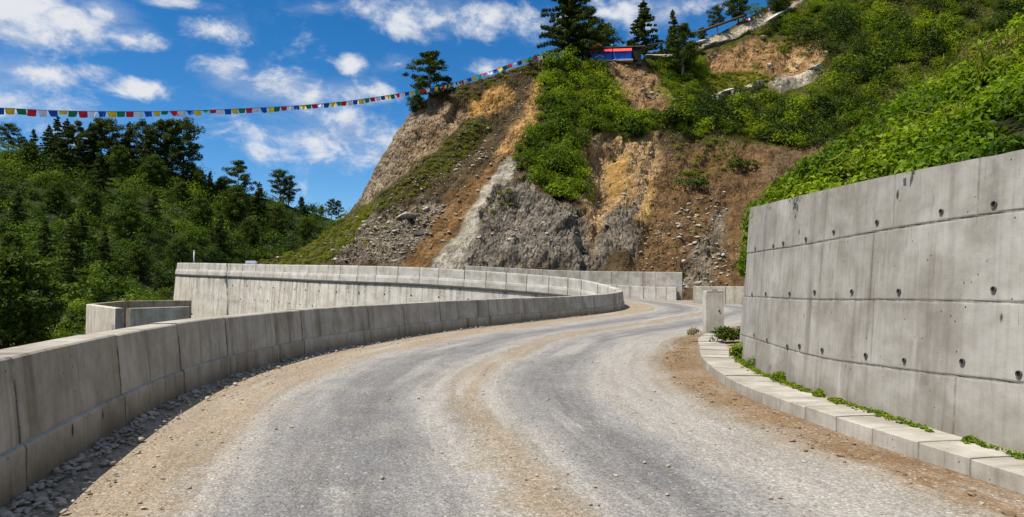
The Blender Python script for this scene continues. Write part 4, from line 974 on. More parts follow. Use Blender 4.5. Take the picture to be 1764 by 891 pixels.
def make_conifer(seed, h=10., R=2.4, mat='conifer', bark='bark', br=(4, 6), per=46):
    r = random.Random(seed); root = empty('conifer_tree'); mb = MB()
    pts = [(r.uniform(-.05, .05) * h * .1 * t, r.uniform(-.05, .05) * h * .1 * t, h * t) for t in (-.06, 0, .2, .4, .6, .8, 1.0)]
    mb.tube(pts, [.018 * h * (1.06 - max(0, t)) for t in (-.06, 0, .2, .4, .6, .8, 1.0)], 8)
    cl = []; z = .13 * h; wgap = h / 19
    while z < h * .985:
        t = z / h; Rl = R * (1 - t) ** .75 * (.45 + .55 * min(1, t / .22)) * r.uniform(.75, 1.15)
        for k in range(r.randint(*br)):
            a = r.uniform(0, 2 * math.pi); Lb = Rl * r.uniform(.55, 1.15) + .12
            ex, ey = math.cos(a) * Lb, math.sin(a) * Lb; ez = z - Lb * r.uniform(.05, .35) + .25 * Lb * t
            limb(mb, (0, 0, z), (ex, ey, ez), .006 * h * (1 - t) + .012, .006, .05 * Lb, 3, 4)
            m = max(1, int(Lb / .45))
            for q in range(m):
                f_ = (q + .75) / (m + .1)
                cl.append(((ex * f_ + r.uniform(-.12, .12), ey * f_ + r.uniform(-.12, .12), z + (ez - z) * f_ + .04), .16 + .34 * Lb / max(1, m) * (1.1 - .3 * f_), .13 + .05 * Lb))
        z += wgap * r.uniform(.75, 1.25) * (1.1 - .4 * t)
    cl.append(((0, 0, h), .12, .35))
    mb.build('trunk', MAT[bark], root, True); cards(cl, per, seed, .30, MAT[mat], root, .42); return root
def make_pine(seed, h=10., R=2.6, low=.35, mat='pine', bark='bark_pale', nl=17, per=60, name='pine_tree'):
    r = random.Random(seed); root = empty(name); mb = MB(); bend = r.uniform(-.06, .06) * h
    tp = lambda t: (bend * t * t + .04 * h * math.sin(t * 5 + seed) * t * .5, .03 * h * math.sin(t * 4 + seed * 2) * t * .5, h * t)
    ts = [-.05, 0, .15, .3, .45, .6, .75, .88, .97]; mb.tube([tp(t) for t in ts], [.020 * h * (1.05 - max(0, t)) for t in ts], 8)
    cl = []
    for i in range(nl):
        t = low + (1 - low) * (i + .4) / nl; a = i * 2.4 + r.uniform(-.5, .5)
        sh = math.sin(math.pi * min(1, (t - low) / (1 - low) * .78 + .2)) ** .7
        Lb = R * sh * r.uniform(.65, 1.15); b = Vector(tp(t)); e = b + Vector((math.cos(a) * Lb, math.sin(a) * Lb, Lb * r.uniform(.0, .35)))
        limb(mb, b, e, .009 * h * (1.1 - t), .01, .06 * Lb, 4, 5)
        for q in range(3 if Lb > .25 * R else 2):
            f_ = (1.0, .68, .42)[q]; p = b.lerp(e, f_) + Vector((r.uniform(-.3, .3), r.uniform(-.3, .3), r.uniform(-.05, .25))) * R * .22
            cl.append((tuple(p), R * r.uniform(.15, .30), R * r.uniform(.11, .22)))
    cl.append((tp(1.0), R * .22, R * .2))
    mb.build('trunk', MAT[bark], root, True); cards(cl, per, seed, .34, MAT[mat], root, .42); return root
def make_broad(seed, h=7., R=2.6):
    r = random.Random(seed); root = empty('broadleaf_tree'); mb = MB()
    mb.tube([(0, 0, -.3), (0, 0, .2 * h), (.1, .05, .45 * h), (.05, -.05, .75 * h)], [.03 * h, .024 * h, .018 * h, .006 * h], 8); cl = []
    for i in range(26):
        a = i * 2.4; t = .22 + .75 * (i / 26); sh = math.sin(math.pi * (.15 + .8 * (i / 26))); Lb = R * sh * r.uniform(.6, 1.1)
        e = Vector((math.cos(a) * Lb, math.sin(a) * Lb, h * t + Lb * .2)); limb(mb, (0, 0, h * t * .8), e, .012 * h * (1.1 - t), .015, .1, 4, 5)
        cl.append((tuple(e), R * r.uniform(.26, .4), R * r.uniform(.2, .3))); cl.append((tuple(e * .6 + Vector((0, 0, h * t * .4))), R * .3, R * .22))
    mb.build('trunk', MAT['bark'], root, True); cards(cl, 110, seed, .30, MAT['broad'], root, .6); return root
def dup(root):
    c = root.copy(); COL.objects.link(c)
    for ch in list(root.children):
        d = ch.copy(); COL.objects.link(d); d.parent = c
    return c
PROTO = {'c1': (make_conifer(1, 10, 2.6), 10.), 'c2': (make_conifer(2, 10, 3.5), 10.), 'p1': (make_pine(3, 10, 3.3, .20, nl=22, per=105), 10.), 'p2': (make_pine(4, 10, 3.6, .30, nl=20, per=110), 10.),
         'p3': (make_pine(6, 10, 3.0, .14, nl=26, per=100), 10.), 'b1': (make_broad(5), 7.5), 'b2': (make_broad(15), 7.5)}
used = set()
def plant(kind, base, height, label, group, rz=None, wide=1.0, cat='tree'):
    pr, h0 = PROTO[kind]
    if kind in used: o = dup(pr)
    else: o = pr; used.add(kind)
    k = height / h0; o.location = tuple(base); o.scale = (k * wide, k * wide, k); o.rotation_euler = (random.uniform(-.03, .03), random.uniform(-.03, .03), random.uniform(0, 6.28) if rz is None else rz)
    tag(o, label, cat, group); return o
LEFT = [  # px, base, top, kind, width, label
    (14, 268, 211, 'p2', .95, 'round topped pine on the left ridge, nearest the left frame edge'),
    (36, 276, 232, 'p1', .9, 'low pine on the left ridge beside the round topped one'),
    (50, 292, 238, 'b1', .8, 'small dark tree with bare stem on the grassy gap of the left ridge'),
    (57, 270, 219, 'c1', .9, 'narrow conifer behind the small dark tree on the left ridge'),
    (83, 278, 212, 'c2', .9, 'dark conifer left of the tall spire on the left ridge'),
    (97, 285, 196, 'c1', .8, 'tall pointed spire conifer on the left ridge under the flags'),
    (116, 308, 204, 'c2', .8, 'big dense conifer with visible trunk standing forward on the left ridge'),
    (133, 285, 206, 'p1', .8, 'slim pine right behind the big dense conifer on the left ridge'),
    (155, 292, 205, 'c2', .85, 'dark pointed conifer above the grey green one on the left ridge'),
    (172, 290, 200, 'p1', 1.0, 'tallest crowned pine in the middle of the left ridge'),
    (190, 285, 203, 'p2', .9, 'spreading pine touching the tallest crowned pine on the left ridge'),
    (170, 342, 262, 'c2', .85, 'grey green conifer standing below the middle of the left ridge'),
    (158, 385, 318, 'b2', .75, 'dark bushy tree directly below the grey green conifer'),
    (222, 295, 206, 'c2', .85, 'pointed conifer with pale gap at its left on the left ridge'),
    (206, 312, 245, 'b1', .7, 'shaded leafy tree under the pines of the left ridge'),
    (243, 300, 208, 'p2', .75, 'pine with flat crown on the left ridge, left of the pair at the edge'),
    (252, 312, 216, 'c2', .75, 'conifer hanging forward below the flat crowned pine'),
    (262, 330, 262, 'b2', .75, 'dark tree under the right end of the ridge pines'),
    (276, 300, 206, 'p3', .75, 'pine with see-through crown, second from the right ridge end'),
    (297, 310, 207, 'p3', .85, 'slender pine between the two open crowned pines at the ridge end'),
    (315, 312, 206, 'p2', .9, 'tall open crowned pine with side layers leaning to the sky at the ridge end'),
    (330, 325, 274, 'b1', .8, 'rounded dark tree at the foot of the ridge end pines'),
    (345, 335, 285, 'b2', .7, 'low round tree right of the rounded dark tree'),
    (362, 332, 291, 'c1', .9, 'little pointed conifer alone on the falling ridge'),
    (380, 345, 300, 'b1', .7, 'leafy tree between the little conifer and the broad pine'),
    (411, 352, 277, 'p1', .95, 'broad pine standing alone half way down the ridge'),
    (405, 392, 310, 'b2', .7, 'dark leafy tree in front of the broad pine'),
    (444, 388, 312, 'c2', .85, 'dark conifer with pale trunk, below the broad pine'),
    (482, 352, 294, 'p2', .95, 'open crowned tree against the sky, left one of the twin pair'),
    (497, 354, 305, 'p1', .9, 'open crowned tree against the sky, right one of the twin pair'),
    (520, 358, 332, 'b1', .5, 'little sparse tree right of the twin pair'),
    (541, 364, 345, 'c2', .8, 'small conifer in the dip before the cliff'),
    (555, 370, 349, 'b2', .6, 'small bushy tree in the dip before the cliff'),
    (572, 378, 340, 'p2', .7, 'thin tree leaning left beside the cliff edge'),
    (584, 380, 342, 'p1', .6, 'thin tree with pale stem closest to the cliff edge'),
    (118, 512, 385, 'c2', .75, 'tall conifer half way up the hill above the concrete basin'),
    (78, 455, 375, 'c2', .7, 'dim conifer left of the tall one half way up the hill'),
    (8, 620, 415, 'b1', 1.0, 'large dark leafy tree at the left frame edge above the parapet'),
    (52, 600, 490, 'b2', .9, 'leafy dark tree leaning over the gully by the left parapet'),
    (218, 420, 340, 'b1', .8, 'dark rounded tree in the middle of the left hill'),
    (262, 392, 330, 'c2', .8, 'dark conifer on the left hill below the open crowned ridge pines'), (345, 405, 342, 'b1', .8, 'dark leafy tree on the left hill right of the marker post line'),
    (140, 440, 368, 'c1', 1.2, 'dark conifer standing behind the tall one above the basin'), (30, 395, 325, 'c2', .8, 'dark conifer near the left frame edge half way up the hill'),
    (95, 370, 310, 'b2', .8, 'dark leafy tree left of the bushy tree below the grey green conifer'), (375, 440, 372, 'c2', .75, 'conifer low on the left hill above the far parapet'),
    (478, 405, 352, 'p3', .8, 'dark pine on the slope below the twin open crowned trees'), (525, 420, 372, 'b1', .7, 'dark leafy tree low on the slope before the grassy cliff foot'),
    (240, 480, 412, 'b2', .8, 'dark leafy tree on the lower hill above the concrete basin'), (180, 470, 395, 'c2', .8, 'dark conifer right of the tall one above the basin'),
    (60, 540, 445, 'c2', .85, 'dark conifer behind the leafy tree that leans over the gully'), (20, 500, 410, 'p3', .9, 'dark pine behind the large leafy tree at the left frame edge'),
    (430, 430, 372, 'b2', .7, 'dark leafy tree just above the metal box on the far parapet'), (310, 360, 312, 'b1', .8, 'dark leafy tree under the ridge end pines on the right slope'),
    (305, 470, 405, 'b2', .8, 'dark leafy tree just left of the tall wall corner'),
]
for (x, yb_, yt, kd, wd, lab) in LEFT:
    b = hl.surf(np.array(x), np.array(min(yb_, 640.))); hgt = (yb_ - yt) * b[1] / F
    plant(kd, b - np.array([0, 0, .2]), hgt, lab, 'trees on the left hill', None, wd * 1.18)
# the pine on the cliff edge and trees by the hut
e = far.surf(np.array(738.), np.array(172.))
plant('p3', e + np.array([0, .4, -.3]), 90 * e[1] / F, 'green pine leaning over the left edge of the cliff', None, None, 1.5)
e2 = far.surf(np.array(770.), np.array(160.)); plant('p1', e2 + np.array([0, .3, -.2]), 32 * e2[1] / F, 'small pine beside the one leaning over the cliff edge', None, None, 1.0)
e3 = far.surf(np.array(716.), np.array(186.)); plant('b2', e3 + np.array([0, .3, -.8]), 40 * e3[1] / F, 'leafy bush hanging below the cliff edge pine', None, None, 1.2)
e = P(980., 112., 99.)
bigt = make_conifer(21, 15.5, 6.4, br=(8, 10), per=56); bigt.name = 'fir_tree'; bigt.location = tuple(e); bigt.rotation_euler.z = 2.0
tag(bigt, 'big dark spreading fir left of the blue hut, tallest tree on the cliff', 'tree')
HUT_D = 100.
e = P(1042, 108, HUT_D + 6); plant('b2', e, 74 * 106 / F, 'dark round tree behind the blue hut', None, None, .95)
e = P(1016, 112, HUT_D + 4); plant('p3', e, 100 * 104 / F, 'dark tree between the big fir and the hut roof', None, None, 1.0)
e = P(1112, 112, HUT_D + 8); plant('c2', e, 112 * 108 / F, 'dark pointed conifer right of the blue hut', None, None, 1.15)
e = P(1088, 100, HUT_D + 12); plant('b1', e, 34 * 112 / F, 'low dark tree at the foot of the pointed conifer', None, None, 1.0)
e = far.surf(np.array(1165.), np.array(95.)) + np.array([0, 2, 0]); plant('c1', e, 88 * e[1] / F, 'slim spire conifer above the bushes right of the hut', None, None, .85)
e = far.surf(np.array(1176.), np.array(136.)); plant('p3', e, 92 * e[1] / F, 'leafy green tree standing forward right of the brown track', None, None, 1.35)
for (x, yb_, h_, kd, lab) in ((1140, 98, 30, 'c1', 'little conifer on the skyline between hut and spire conifer'), (1210, 70, 26, 'b1', 'small round tree on the skyline right of the spire conifer'),
                              (1236, 52, 50, 'p2', 'open crowned pine on the upper right skyline'), (1272, 40, 62, 'b2', 'dark leafy tree on the upper skyline, next to the open pine'),
                              (1345, 30, 60, 'b1', 'dark tree above the short flag garland at the picture top')):
    e = far.surf(np.array(float(x)), np.array(float(yb_))); plant(kd, e - np.array([0, 0, .2]), h_ * e[1] / F, lab, None, None, 1.0)

# individual bushes
def bush(name, rel, x, y, rpx, label, mat, group, per=520):
    p = rel.surf(np.array(float(x)), np.array(float(y))); r = rpx * p[1] / F
    c = np.array([[0, 0, 0]]) + np.random.default_rng(int(x)).normal(size=(5, 3)) * r * np.array([.45, .45, .15])
    L = bush_leaves(c, np.full(5, r * .62), per // 5, max(r * .2, .14), int(x) + 1, .8, tb=.2)
    o = leaf_mesh(name, *L[:5], L[5] * .8, MAT[mat]); o.location = tuple(p); tag(o, label, 'bush', group)
for x, y, rpx, lab in ((1198, 318, 24, 'dark green bush alone in the middle of the brown cliff face'), (1284, 285, 24, 'dark bush on brown soil left of the near bank'), (1185, 295, 14, 'small bush just above the lone bush on the brown face'),
                       (1065, 262, 8, 'tiny bush at the top of the ochre gully'), (1330, 232, 34, 'large dark bush on the shelf above the brown soil'), (1150, 215, 30, 'dark bush at the left end of the shelf'), (1275, 165, 22, 'round bush below the rock slab'),
                       (865, 124, 7, 'little dark bush on the cliff skyline by the flags'), (912, 110, 9, 'tuft of shrub on the skyline left of the big fir'), (1232, 195, 26, 'dark bush in the middle of the shelf'),
                       (1420, 195, 34, 'big dark bush right of the rock slab'), (1500, 130, 38, 'big dark bush high on the right hill'), (1600, 80, 40, 'deep green bush near the top of the right hill'), (1345, 95, 13, 'bush in the bare soil of the upper hill'), (1362, 60, 14, 'bush right of the short flag garland')):
    bush('shrub', far, x, y, rpx, lab, 'broad' if rpx > 20 else 'shrub_cliff', None)

# ------------------------------------------------------------------ hut on the ridge
hb = P(1060, 104, HUT_D); pxm = HUT_D / F
hut = tag(empty('roadside_hut', tuple(hb), -.10), 'low stall hut with blue shutters and red awnings on the ridge', 'hut')
def flat(name, c, col_, rough=.6): return plain(name, col_, rough, .12, 3)
M_RED = plain('awning_red', (.78, .05, .08), .6, .15, 2); M_RED2 = plain('awning_red_faded', (.80, .08, .06), .6, .15, 2); M_BLUE = plain('shutter_blue', (.014, .13, .72), .5, .2, 2); M_BLUE2 = plain('shutter_blue_dark', (.016, .12, .58), .5, .25, 2)
M_ROOF = plain('roof_sheet', (.12, .14, .16), .5, .3, 2); M_DARK = plain('hut_dark', (.018, .016, .015), .9); M_WALLH = plain('hut_wall', (.10, .085, .07), .9); M_CLOTH = plain('tarp_orange', (.60, .30, .04), .7); M_GRN = plain('tarp_green', (.16, .22, .05), .7); M_WHT = plain('cloth_white', (.72, .70, .72), .8); M_TEAL = plain('cloth_teal', (.05, .35, .38), .7)
def hx(px_): return (px_ - 1060) * pxm
def hzz(py_): return (104 - py_) * pxm
def hbox(name, x0, x1, y0, y1, ya, yb__, mat, bev=.01, parent=None):
    b = MB(); b.box(((hx(x0) + hx(x1)) / 2, (ya + yb__) / 2, (hzz(y0) + hzz(y1)) / 2), (abs(hx(x1) - hx(x0)), abs(yb__ - ya), abs(hzz(y0) - hzz(y1))), bev); return b.build(name, mat, parent or hut)
hbox('wall', 1000, 1106, 81, 108, 1.0, 3.4, M_WALLH)
rf = hbox('roof', 994, 1112, 78.8, 80.2, .15, 3.7, M_ROOF)
hbox('dark_interior', 1088.5, 1099, 81, 103.5, .35, .98, M_DARK)  # near-black box, its colour stands for the shade of the open interior
hbox('shutter', 1015.5, 1055, 88.3, 103.2, .25, .98, M_BLUE2)
s2 = hbox('shutter', 1056.5, 1088, 88.3, 104.5, .20, .98, M_BLUE); s2['label'] = 'brighter blue shutter'
for x0, x1, mm in ((1014.5, 1054.5, M_RED), (1056, 1088.5, M_RED2)):
    v = [(hx(x0), -.12, hzz(88.2)), (hx(x1), -.12, hzz(88.2)), (hx(x1), .3, hzz(81.5)), (hx(x0), .3, hzz(81.5)), (hx(x0), -.12, hzz(89.0)), (hx(x1), -.12, hzz(89.0)), (hx(x1), .3, hzz(82.5)), (hx(x0), .3, hzz(82.5))]
    mesh('awning', v, [(0, 1, 2, 3), (4, 7, 6, 5), (0, 4, 5, 1), (2, 6, 7, 3), (1, 5, 6, 2), (0, 3, 7, 4)], mm, hut)
hbox('front_step', 1020, 1090, 103.4, 106, -.3, .95, plain('step_concrete', (.4, .36, .28)))
b = MB(); b.tube([(hx(1018), .1, hzz(81)), (hx(1024), .1, hzz(76.8)), (hx(1031), .1, hzz(74.6)), (hx(1037), .1, hzz(77.5))], [.10, .22, .26, .1], 8); b.build('tarp_bundle', M_CLOTH, rf, True)
b = MB(); b.tube([(hx(996), 0, hzz(80.5)), (hx(1010), -.1, hzz(79.6)), (hx(1020), 0, hzz(79.4))], [.07, .1, .06], 6); b.build('tarp_roll', M_GRN, rf, True)
b = MB(); b.tube([(hx(1053), -.8, hzz(79)), (hx(1054.5), -.82, hzz(81.5)), (hx(1056), -.8, hzz(84))], [.12, .16, .05], 7); b.build('cloth_knot', M_TEAL, rf, True)
hbox('white_cloth', 1005, 1013, 87, 97, .5, .75, M_WHT, .05)

# pipe and flag garland up the slope
def on_far(x, y, up=0.):
    p = far.surf(np.array(float(x)), np.array(float(y))); p = p.copy(); p[2] += up; return p
b = MB(); pp = [on_far(1112, 90, 1.4), on_far(1140, 86, 1.6), on_far(1168, 78, 1.7), on_far(1200, 64, 1.1), on_far(1240, 56, .9), on_far(1275, 44, .8)]
for p_ in pp: p_[1] -= 2.0
b.tube([tuple(a) for a in pp], [.10, .12, .16, .22, .22, .2], 8); o = b.build('log_rail', MAT['bark'], None, True); tag(o, 'long grey rail climbing the slope right of the hut', 'rail')
FM = [plain('flag_' + n_, c_, .8, .15, 2) for n_, c_ in (('yellow', (.78, .52, .02)), ('green', (.015, .20, .07)), ('red', (.58, .018, .025)), ('white', (.72, .68, .74)), ('blue', (.014, .075, .34)))]
def flag_mesh(w, h, seed):
    g = random.Random(seed); nx, nz = 6, 6; v = []; sk = g.uniform(-.12, .12); amp_ = g.uniform(.04, .12); curl = g.uniform(-.25, .3); nar = g.uniform(.05, .3); ph = g.uniform(0, 6)
    short = g.choice([1, 1, 1, 1, .92, .92, .6])
    for j in range(nz + 1):
        t = j / nz
        for i in range(nx + 1):
            u = i / nx - .5; sw = 1 - nar * t
            v.append((u * w * sw + sk * t * w, amp_ * math.sin(u * 7 + ph + t * 2) * t + curl * t * t * h, -h * t * short * (1 - .12 * abs(u) * g.uniform(.8, 1.2))))
    return v, [tuple(r) for r in grid_faces(nz + 1, nx + 1)]
def flag_string(label, pts, spacing, w, h, maxn):
    pth = catmull(np.array(pts), .15); d = np.concatenate([[0], np.cumsum(np.linalg.norm(np.diff(pth, axis=0), axis=1))]); at = lambda s: np.array([np.interp(s, d, pth[:, k]) for k in range(3)])
    r = empty('prayer_flag_string'); tag(r, label, 'flag string'); b = MB(); b.tube([tuple(p) for p in pth[::4]], .018, 5); b.build('cord', plain('cord_dark', (.05, .05, .06)), r)
    n = min(maxn, int(d[-1] / spacing))
    for i in range(n):
        s = (i + .5) * spacing; p = at(s); q = at(min(d[-1], s + .3)); an = math.atan2(q[1] - p[1], q[0] - p[0]); sl = math.atan2(q[2] - p[2], np.hypot(*(q - p)[:2]))
        v, f = flag_mesh(w * random.uniform(.92, 1.05), h * random.uniform(.9, 1.1), i); o = mesh('flag', v, f, FM[i % 5], r, True); o.location = tuple(p); o.rotation_euler = (random.uniform(-.3, .3), -sl, an)
    return r
cp = [P(x, y, d_) for x, y, d_ in ((-90, 184, 47), (0, 186, 50), (90, 190.5, 53), (175, 192, 56), (260, 192, 59), (350, 190, 62.5), (420, 187, 65.5), (480, 184, 68), (540, 180, 71), (600, 174, 74), (650, 167, 76.5), (700, 159, 79.5), (760, 148, 83))]
for x, y in ((800, 143), (845, 129), (885, 116), (935, 103)): cp.append(on_far(x, max(y, 1), .5) + np.array([0, -.8, 0]))
flag_string('long line of coloured prayer flags strung across the sky to the cliff', cp, .735, .70, .50, 99)
gp = [on_far(x, y, u_) + np.array([0, -1.5, 0]) for x, y, u_ in ((1268, 52, 1.2), (1290, 46, .9), (1310, 36, 1.0), (1328, 24, 1.1), (1350, 12, 1.2), (1368, 2, 1.2))]
flag_string('short garland of faded prayer flags on the slope at the picture top', gp, .62, .5, .45, 40)

# ------------------------------------------------------------------ stones
def stone_verts(seed, n=2):
    import bmesh
    bm = bmesh.new(); bmesh.ops.create_icosphere(bm, subdivisions=n, radius=1.0); g = np.random.default_rng(seed)
    v = np.array([q.co[:] for q in bm.verts]); f = np.array([[q.index for q in fc.verts] for fc in bm.faces]); bm.free()
    v *= (1 + .5 * fbm(v * 1.3 + seed * 3.1, 2))[:, None]
    for k in range(11):
        n_ = g.normal(size=3); n_ /= np.linalg.norm(n_); t_ = g.uniform(.42, .78); e_ = np.maximum(v @ n_ - t_, 0); v = v - e_[:, None] * n_[None]
    return v * np.array([1.15, g.uniform(.6, 1.), g.uniform(.35, .7)]), f
ST = [stone_verts(k) for k in range(8)]; ST2 = [stone_verts(k + 40, 4) for k in range(6)]
def stones(name, pos, size, seed, mat, label, sink=.25):
    g = np.random.default_rng(seed); V = []; Fc = []; b = 0
    for k in range(len(ST)):
        sel = np.arange(len(pos)) % len(ST) == k; p = pos[sel]; sz = size[sel]; n = len(p)
        if not n: continue
        v, f = ST[k]; a = g.uniform(0, 6.28, n); tl = g.normal(0, .35, n)
        x = v[None, :, 0] * np.cos(a)[:, None] - v[None, :, 1] * np.sin(a)[:, None]; y = v[None, :, 0] * np.sin(a)[:, None] + v[None, :, 1] * np.cos(a)[:, None]; z = v[None, :, 2] + x * tl[:, None] * .5
        w = np.stack([x, y, z + sink], -1) * sz[:, None, None] + p[:, None]
        V.append(w.reshape(-1, 3)); Fc.append((f[None] + (np.arange(n) * len(v))[:, None, None] + b).reshape(-1, 3)); b += n * len(v)
    o = mesh(name, np.vstack(V), np.vstack(Fc), mat); tag(o, label, kind='stuff'); return o
g = np.random.default_rng(30)
# loose gravel at the foot of the near parapet
n = 3400; sv_ = lp.near(-3.0, 2.5) + g.uniform(0, 1, n) ** 2.4 * (lp.near(4.0, 35) - lp.near(-3.0, 2.5)); off = .02 + np.abs(g.normal(0, .16, n)) * np.where(g.uniform(size=n) < .25, 2.6, 1.)
p = lp.at(sv_); p[:, :2] += lp.nor(sv_) * off[:, None]; p[:, 2] += .02
stones('loose_gravel', p, g.gamma(2.2, .0095, n).clip(.007, .05) * np.where(off > .45, .55, 1.), 31, MAT['stone'], 'pale broken stones scattered along the foot of the shaded parapet')
n = 5200; ii = g.integers(60, 8 * NSEG, n); uu_ = g.uniform(0, 1, n); near = g.uniform(size=n)
wgt = .25 + .9 * np.exp(-((uu_ - .08) / .09) ** 2) + .8 * np.exp(-((uu_ - .52) / .06) ** 2) + .7 * np.exp(-((uu_ - .94) / .05) ** 2); ok = near * 1.2 < wgt; ii, uu_ = ii[ok], uu_[ok]
p = lr[ii] * (1 - uu_)[:, None] + rr[ii] * uu_[:, None]; p[:, 2] += np.interp(uu_, uu, rut) + .004
stones('loose_stones', p, g.gamma(2., .0048, len(p)).clip(.005, .026), 32, plain('stone_tan', (.36, .31, .24), .9, .35, 5), 'small loose stones lying on the road surface')
g = np.random.default_rng(35); n = 2200; sv_ = g.uniform(s0, rp.near(5.5, 19.4), n); off = -.02 - np.abs(g.normal(0, .30, n)); p = rp.at(sv_); p[:, :2] += rp.nor(sv_) * off[:, None]; p[:, 2] += .004
stones('dirt_clods', p, g.gamma(2., .0075, n).clip(.005, .045), 36, plain('clod_brown', (.21, .145, .085), .95, .45, 6), 'brown dirt clods and grit along the kerb')
# rubble on the cliff
Aq = []
for poly, n in (([(560, 455), (640, 372), (770, 340), (735, 405), (690, 462)], 620), ([(1100, 400), (1250, 300), (1262, 480), (1180, 480), (1095, 465)], 560), ([(600, 380), (800, 250), (880, 250), (730, 460), (600, 460)], 320),
                ([(1000, 240), (1130, 245), (1110, 350), (1010, 440)], 160), ([(1050, 104), (1100, 104), (1150, 180), (1090, 175)], 90), ([(1205, 98), (1300, 68), (1425, 75), (1335, 152)], 130), ([(820, 430), (930, 350), (1010, 380), (1010, 465)], 120), ([(740, 250), (900, 125), (935, 130), (850, 300), (800, 320)], 120),
                ([(440, 452), (560, 405), (620, 380), (560, 455)], 60)):
    Aq.append(sample_poly(poly, n, g))
Aq = np.vstack(Aq); p = far.surf(Aq[:, 0], Aq[:, 1])
stones('rubble', p + np.array([0, -.05, .0]), (g.gamma(1.6, .075, len(p)) * (.6 + .8 * vnoise(p * .3))).clip(.05, .34), 33, MAT['stone_cliff'], 'pale rubble and stones lying on the cliff face')
# named boulders and slabs
def boulder(name, rel_p, size, scale, rz, k, label, mat, ry=0.):
    v, f = ST2[k % 6]; v = v * np.array(scale) * size; v = v + (.10 * size * fbm(v / size * 3 + k, 3))[:, None]
    o = mesh(name, v, f, mat, None, False); o.location = tuple(rel_p); o.rotation_euler = (0, ry, rz); tag(o, label, 'rock'); return o
boulder('boulder', on_far(1404, 122, -.1), 1.3, (1.3, .8, .7), .1, 1, 'pale block at the upper end of the long rock slab', MAT['slab'], -.3)
boulder('boulder', on_far(1240, 166, -.1), 1.2, (1.5, .8, .5), .1, 2, 'white rock at the left end of the pale ledge in the bushes', MAT['stone_pale'], -.3)
boulder('boulder', on_far(1130, 97, .2), 2.2, (1.3, .8, .75), .2, 3, 'grey mound of rock right of the blue hut', MAT['slab'])
boulder('boulder', on_far(722, 382, .1), 1.1, (1.2, .8, .75), .4, 4, 'dark boulder low on the cliff left of the brown slope', plain('stone_dark', (.12, .11, .10), .9, .4, 2))
boulder('boulder', on_far(695, 372, .1), 1.3, (1.1, .8, .7), .9, 5, 'grey split boulder left of the dark boulder', MAT['stone'])
boulder('boulder', on_far(1204, 76, .3), 1.5, (1.6, .6, .5), .1, 0, 'white rock edge below the grey rail', MAT['stone_pale'], -.4)
boulder('boulder', on_far(1335, 34, .3), 1.7, (1.3, .7, .6), .1, 2, 'pale rock under the short flag garland', MAT['stone_pale'], -.5)
for i, (x, y, s_, lab) in enumerate(((1051, 160, .7, 'white stone beside the brown track below the hut'), (1038, 209, .55, 'white stone in the green scrub tongue'), (1020, 200, .4, 'small white stone above the one in the scrub'), (1025, 241, .55, 'white stone at the top of the ochre gully'),
                                     (1322, 124, .7, 'white stone on the grass below the bare upper soil'), (1314, 66, .8, 'pale stone at the top of the bare upper soil'), (1121, 165, .6, 'upright pale stone at the foot of the brown track'))):
    boulder('boulder', on_far(x, y, .25), s_, (1, .8, .7), i, i, lab, MAT['stone_pale'])

# ------------------------------------------------------------------ weeds by the wall and the kerb
def weed(x, y, z, r, label, seed, n=7, lf=.10, mat='bank', grp='weeds along the wall foot'):
    gg = np.random.default_rng(seed); c = gg.normal(size=(n, 3)) * r * np.array([.28, .28, .12]); c[:, 2] = np.abs(c[:, 2])
    L = bush_leaves(c, np.full(n, r * .5), 70, lf, seed, 1.0, .5); o = leaf_mesh('weed_clump', L[0], L[1], L[2], L[3], L[4] * .8, L[5], MAT[mat]); o.location = (x, y, z); tag(o, label, 'weeds', grp)
WEEDS = [(1254, 556, 16.2, .5, 'dark tall weeds in the gap between the post and the wall end'), (1285, 606, 12.8, .40, 'bright leafy weed clump on the footway at the wall end'), (1310, 632, 11.4, .26, 'low green weeds just right of the bright clump'),
         (1345, 655, 9.8, .16, 'small weed patch at the wall foot near the far drain holes'), (1410, 670, 8.4, .12, 'weed clump at the wall foot, first right of the small patch'), (1445, 684, 7.9, .09, 'sprig at the wall foot in the middle of the footway'),
         (1602, 737, 6.35, .05, 'little sprig at the wall foot toward the near end'), (1672, 748, 5.95, .075, 'tall sprig against the wall near the right frame edge'), (1196, 585, 18.3, .28, 'dry weeds on the road side of the kerb beside the post')]
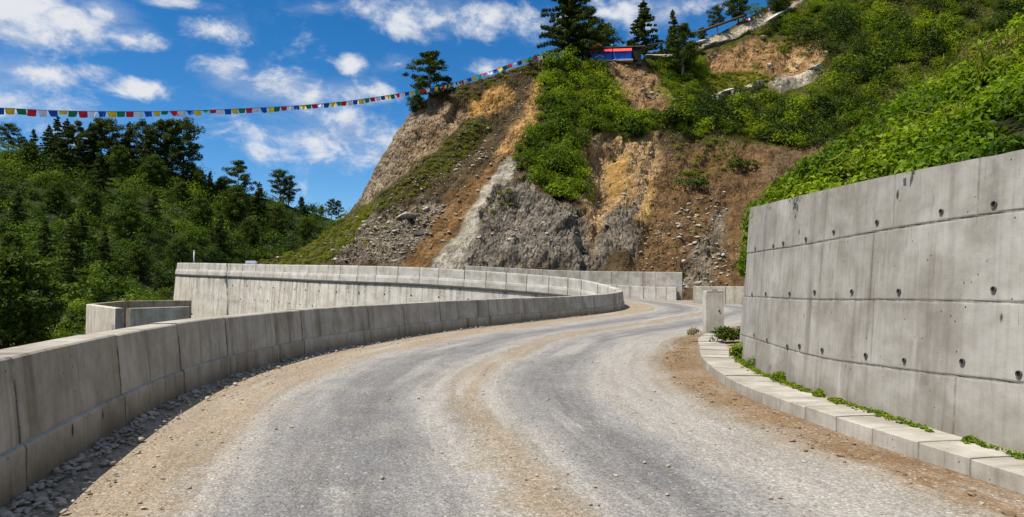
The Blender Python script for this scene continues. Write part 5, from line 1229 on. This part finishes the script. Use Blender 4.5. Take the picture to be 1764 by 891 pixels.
for i, (x, y, d_, r_, lab) in enumerate(WEEDS):
    p = P(x, y, d_); weed(p[0], p[1], .15, r_, lab, 70 + i, 9 if r_ > .3 else 6, .11 if r_ > .3 else (.05 if r_ > .1 else .03), 'broad' if i == 0 else ('dry' if i == 8 else 'bank'))
g = np.random.default_rng(77); n = 900; sv_ = g.uniform(wp.near(4.6, 3), wp.near(4.6, 14), n); pw = wp.at(sv_); c = np.column_stack([pw[:, :2] - wp.nor(sv_) * (.015 + np.abs(g.normal(0, .06, n)))[:, None], np.full(n, .165)])
wsel = fbm(c * np.array([1.9, 1.9, 0]), 3) > -.07; c = c[wsel]
L6 = bush_leaves(c, g.uniform(.012, .045, len(c)), 22, .024, 78, .9, .5); o = leaf_mesh('creeping_weeds', *L6[:6], MAT['bank']); tag(o, 'thin line of weeds growing along the wall foot', kind='stuff')
# plastic scraps by the kerb
M_PL = plain('plastic_white', (.75, .76, .78), .4, .1)
for i, (x, y, lab) in enumerate(((1192, 597, 'crumpled white plastic scrap in the dirt by the kerb end'), (1180, 606, 'flat white plastic scrap nearer the road by the kerb end'))):
    p = at_z(x, y, .03); N_ = 9; gx, gy = np.meshgrid(np.linspace(-.5, .5, N_), np.linspace(-.5, .5, N_), indexing='ij'); v = np.stack([gx * .5, gy * .34, .0 * gx], -1); v[..., 2] = .16 * (fbm(np.stack([gx * 3 + i * 5, gy * 3, gx * 0], -1), 3) + .3) * (1 - .5 * i)
    o = mesh('plastic_scrap', v.reshape(-1, 3), grid_faces(N_, N_), M_PL, None, True); o.location = tuple(p); o.rotation_euler.z = i; tag(o, lab, 'litter')
# marker post and box on the far parapet
p = P(334, 454, 66.6); b = MB(); b.tube([(0, 0, -.2), (0, 0, .6), (0, 0, 1.25)], .055, 10); b.box((0, 0, 1.25), (.14, .14, .06), .01); o = b.build('marker_post', M_WHT, None, True); o.location = tuple(p); tag(o, 'thin white marker post behind the far parapet corner', 'post')
p = P(433, 455, 62.5); b = MB(); b.box((0, 0, .14), (1.0, .35, .22), .02); b.box((0, 0, .27), (.8, .3, .05), .01); o = b.build('metal_box', plain('box_grey_blue', (.5, .55, .65), .5), None); o.location = tuple(p); tag(o, 'small pale metal box on top of the far parapet', 'box')
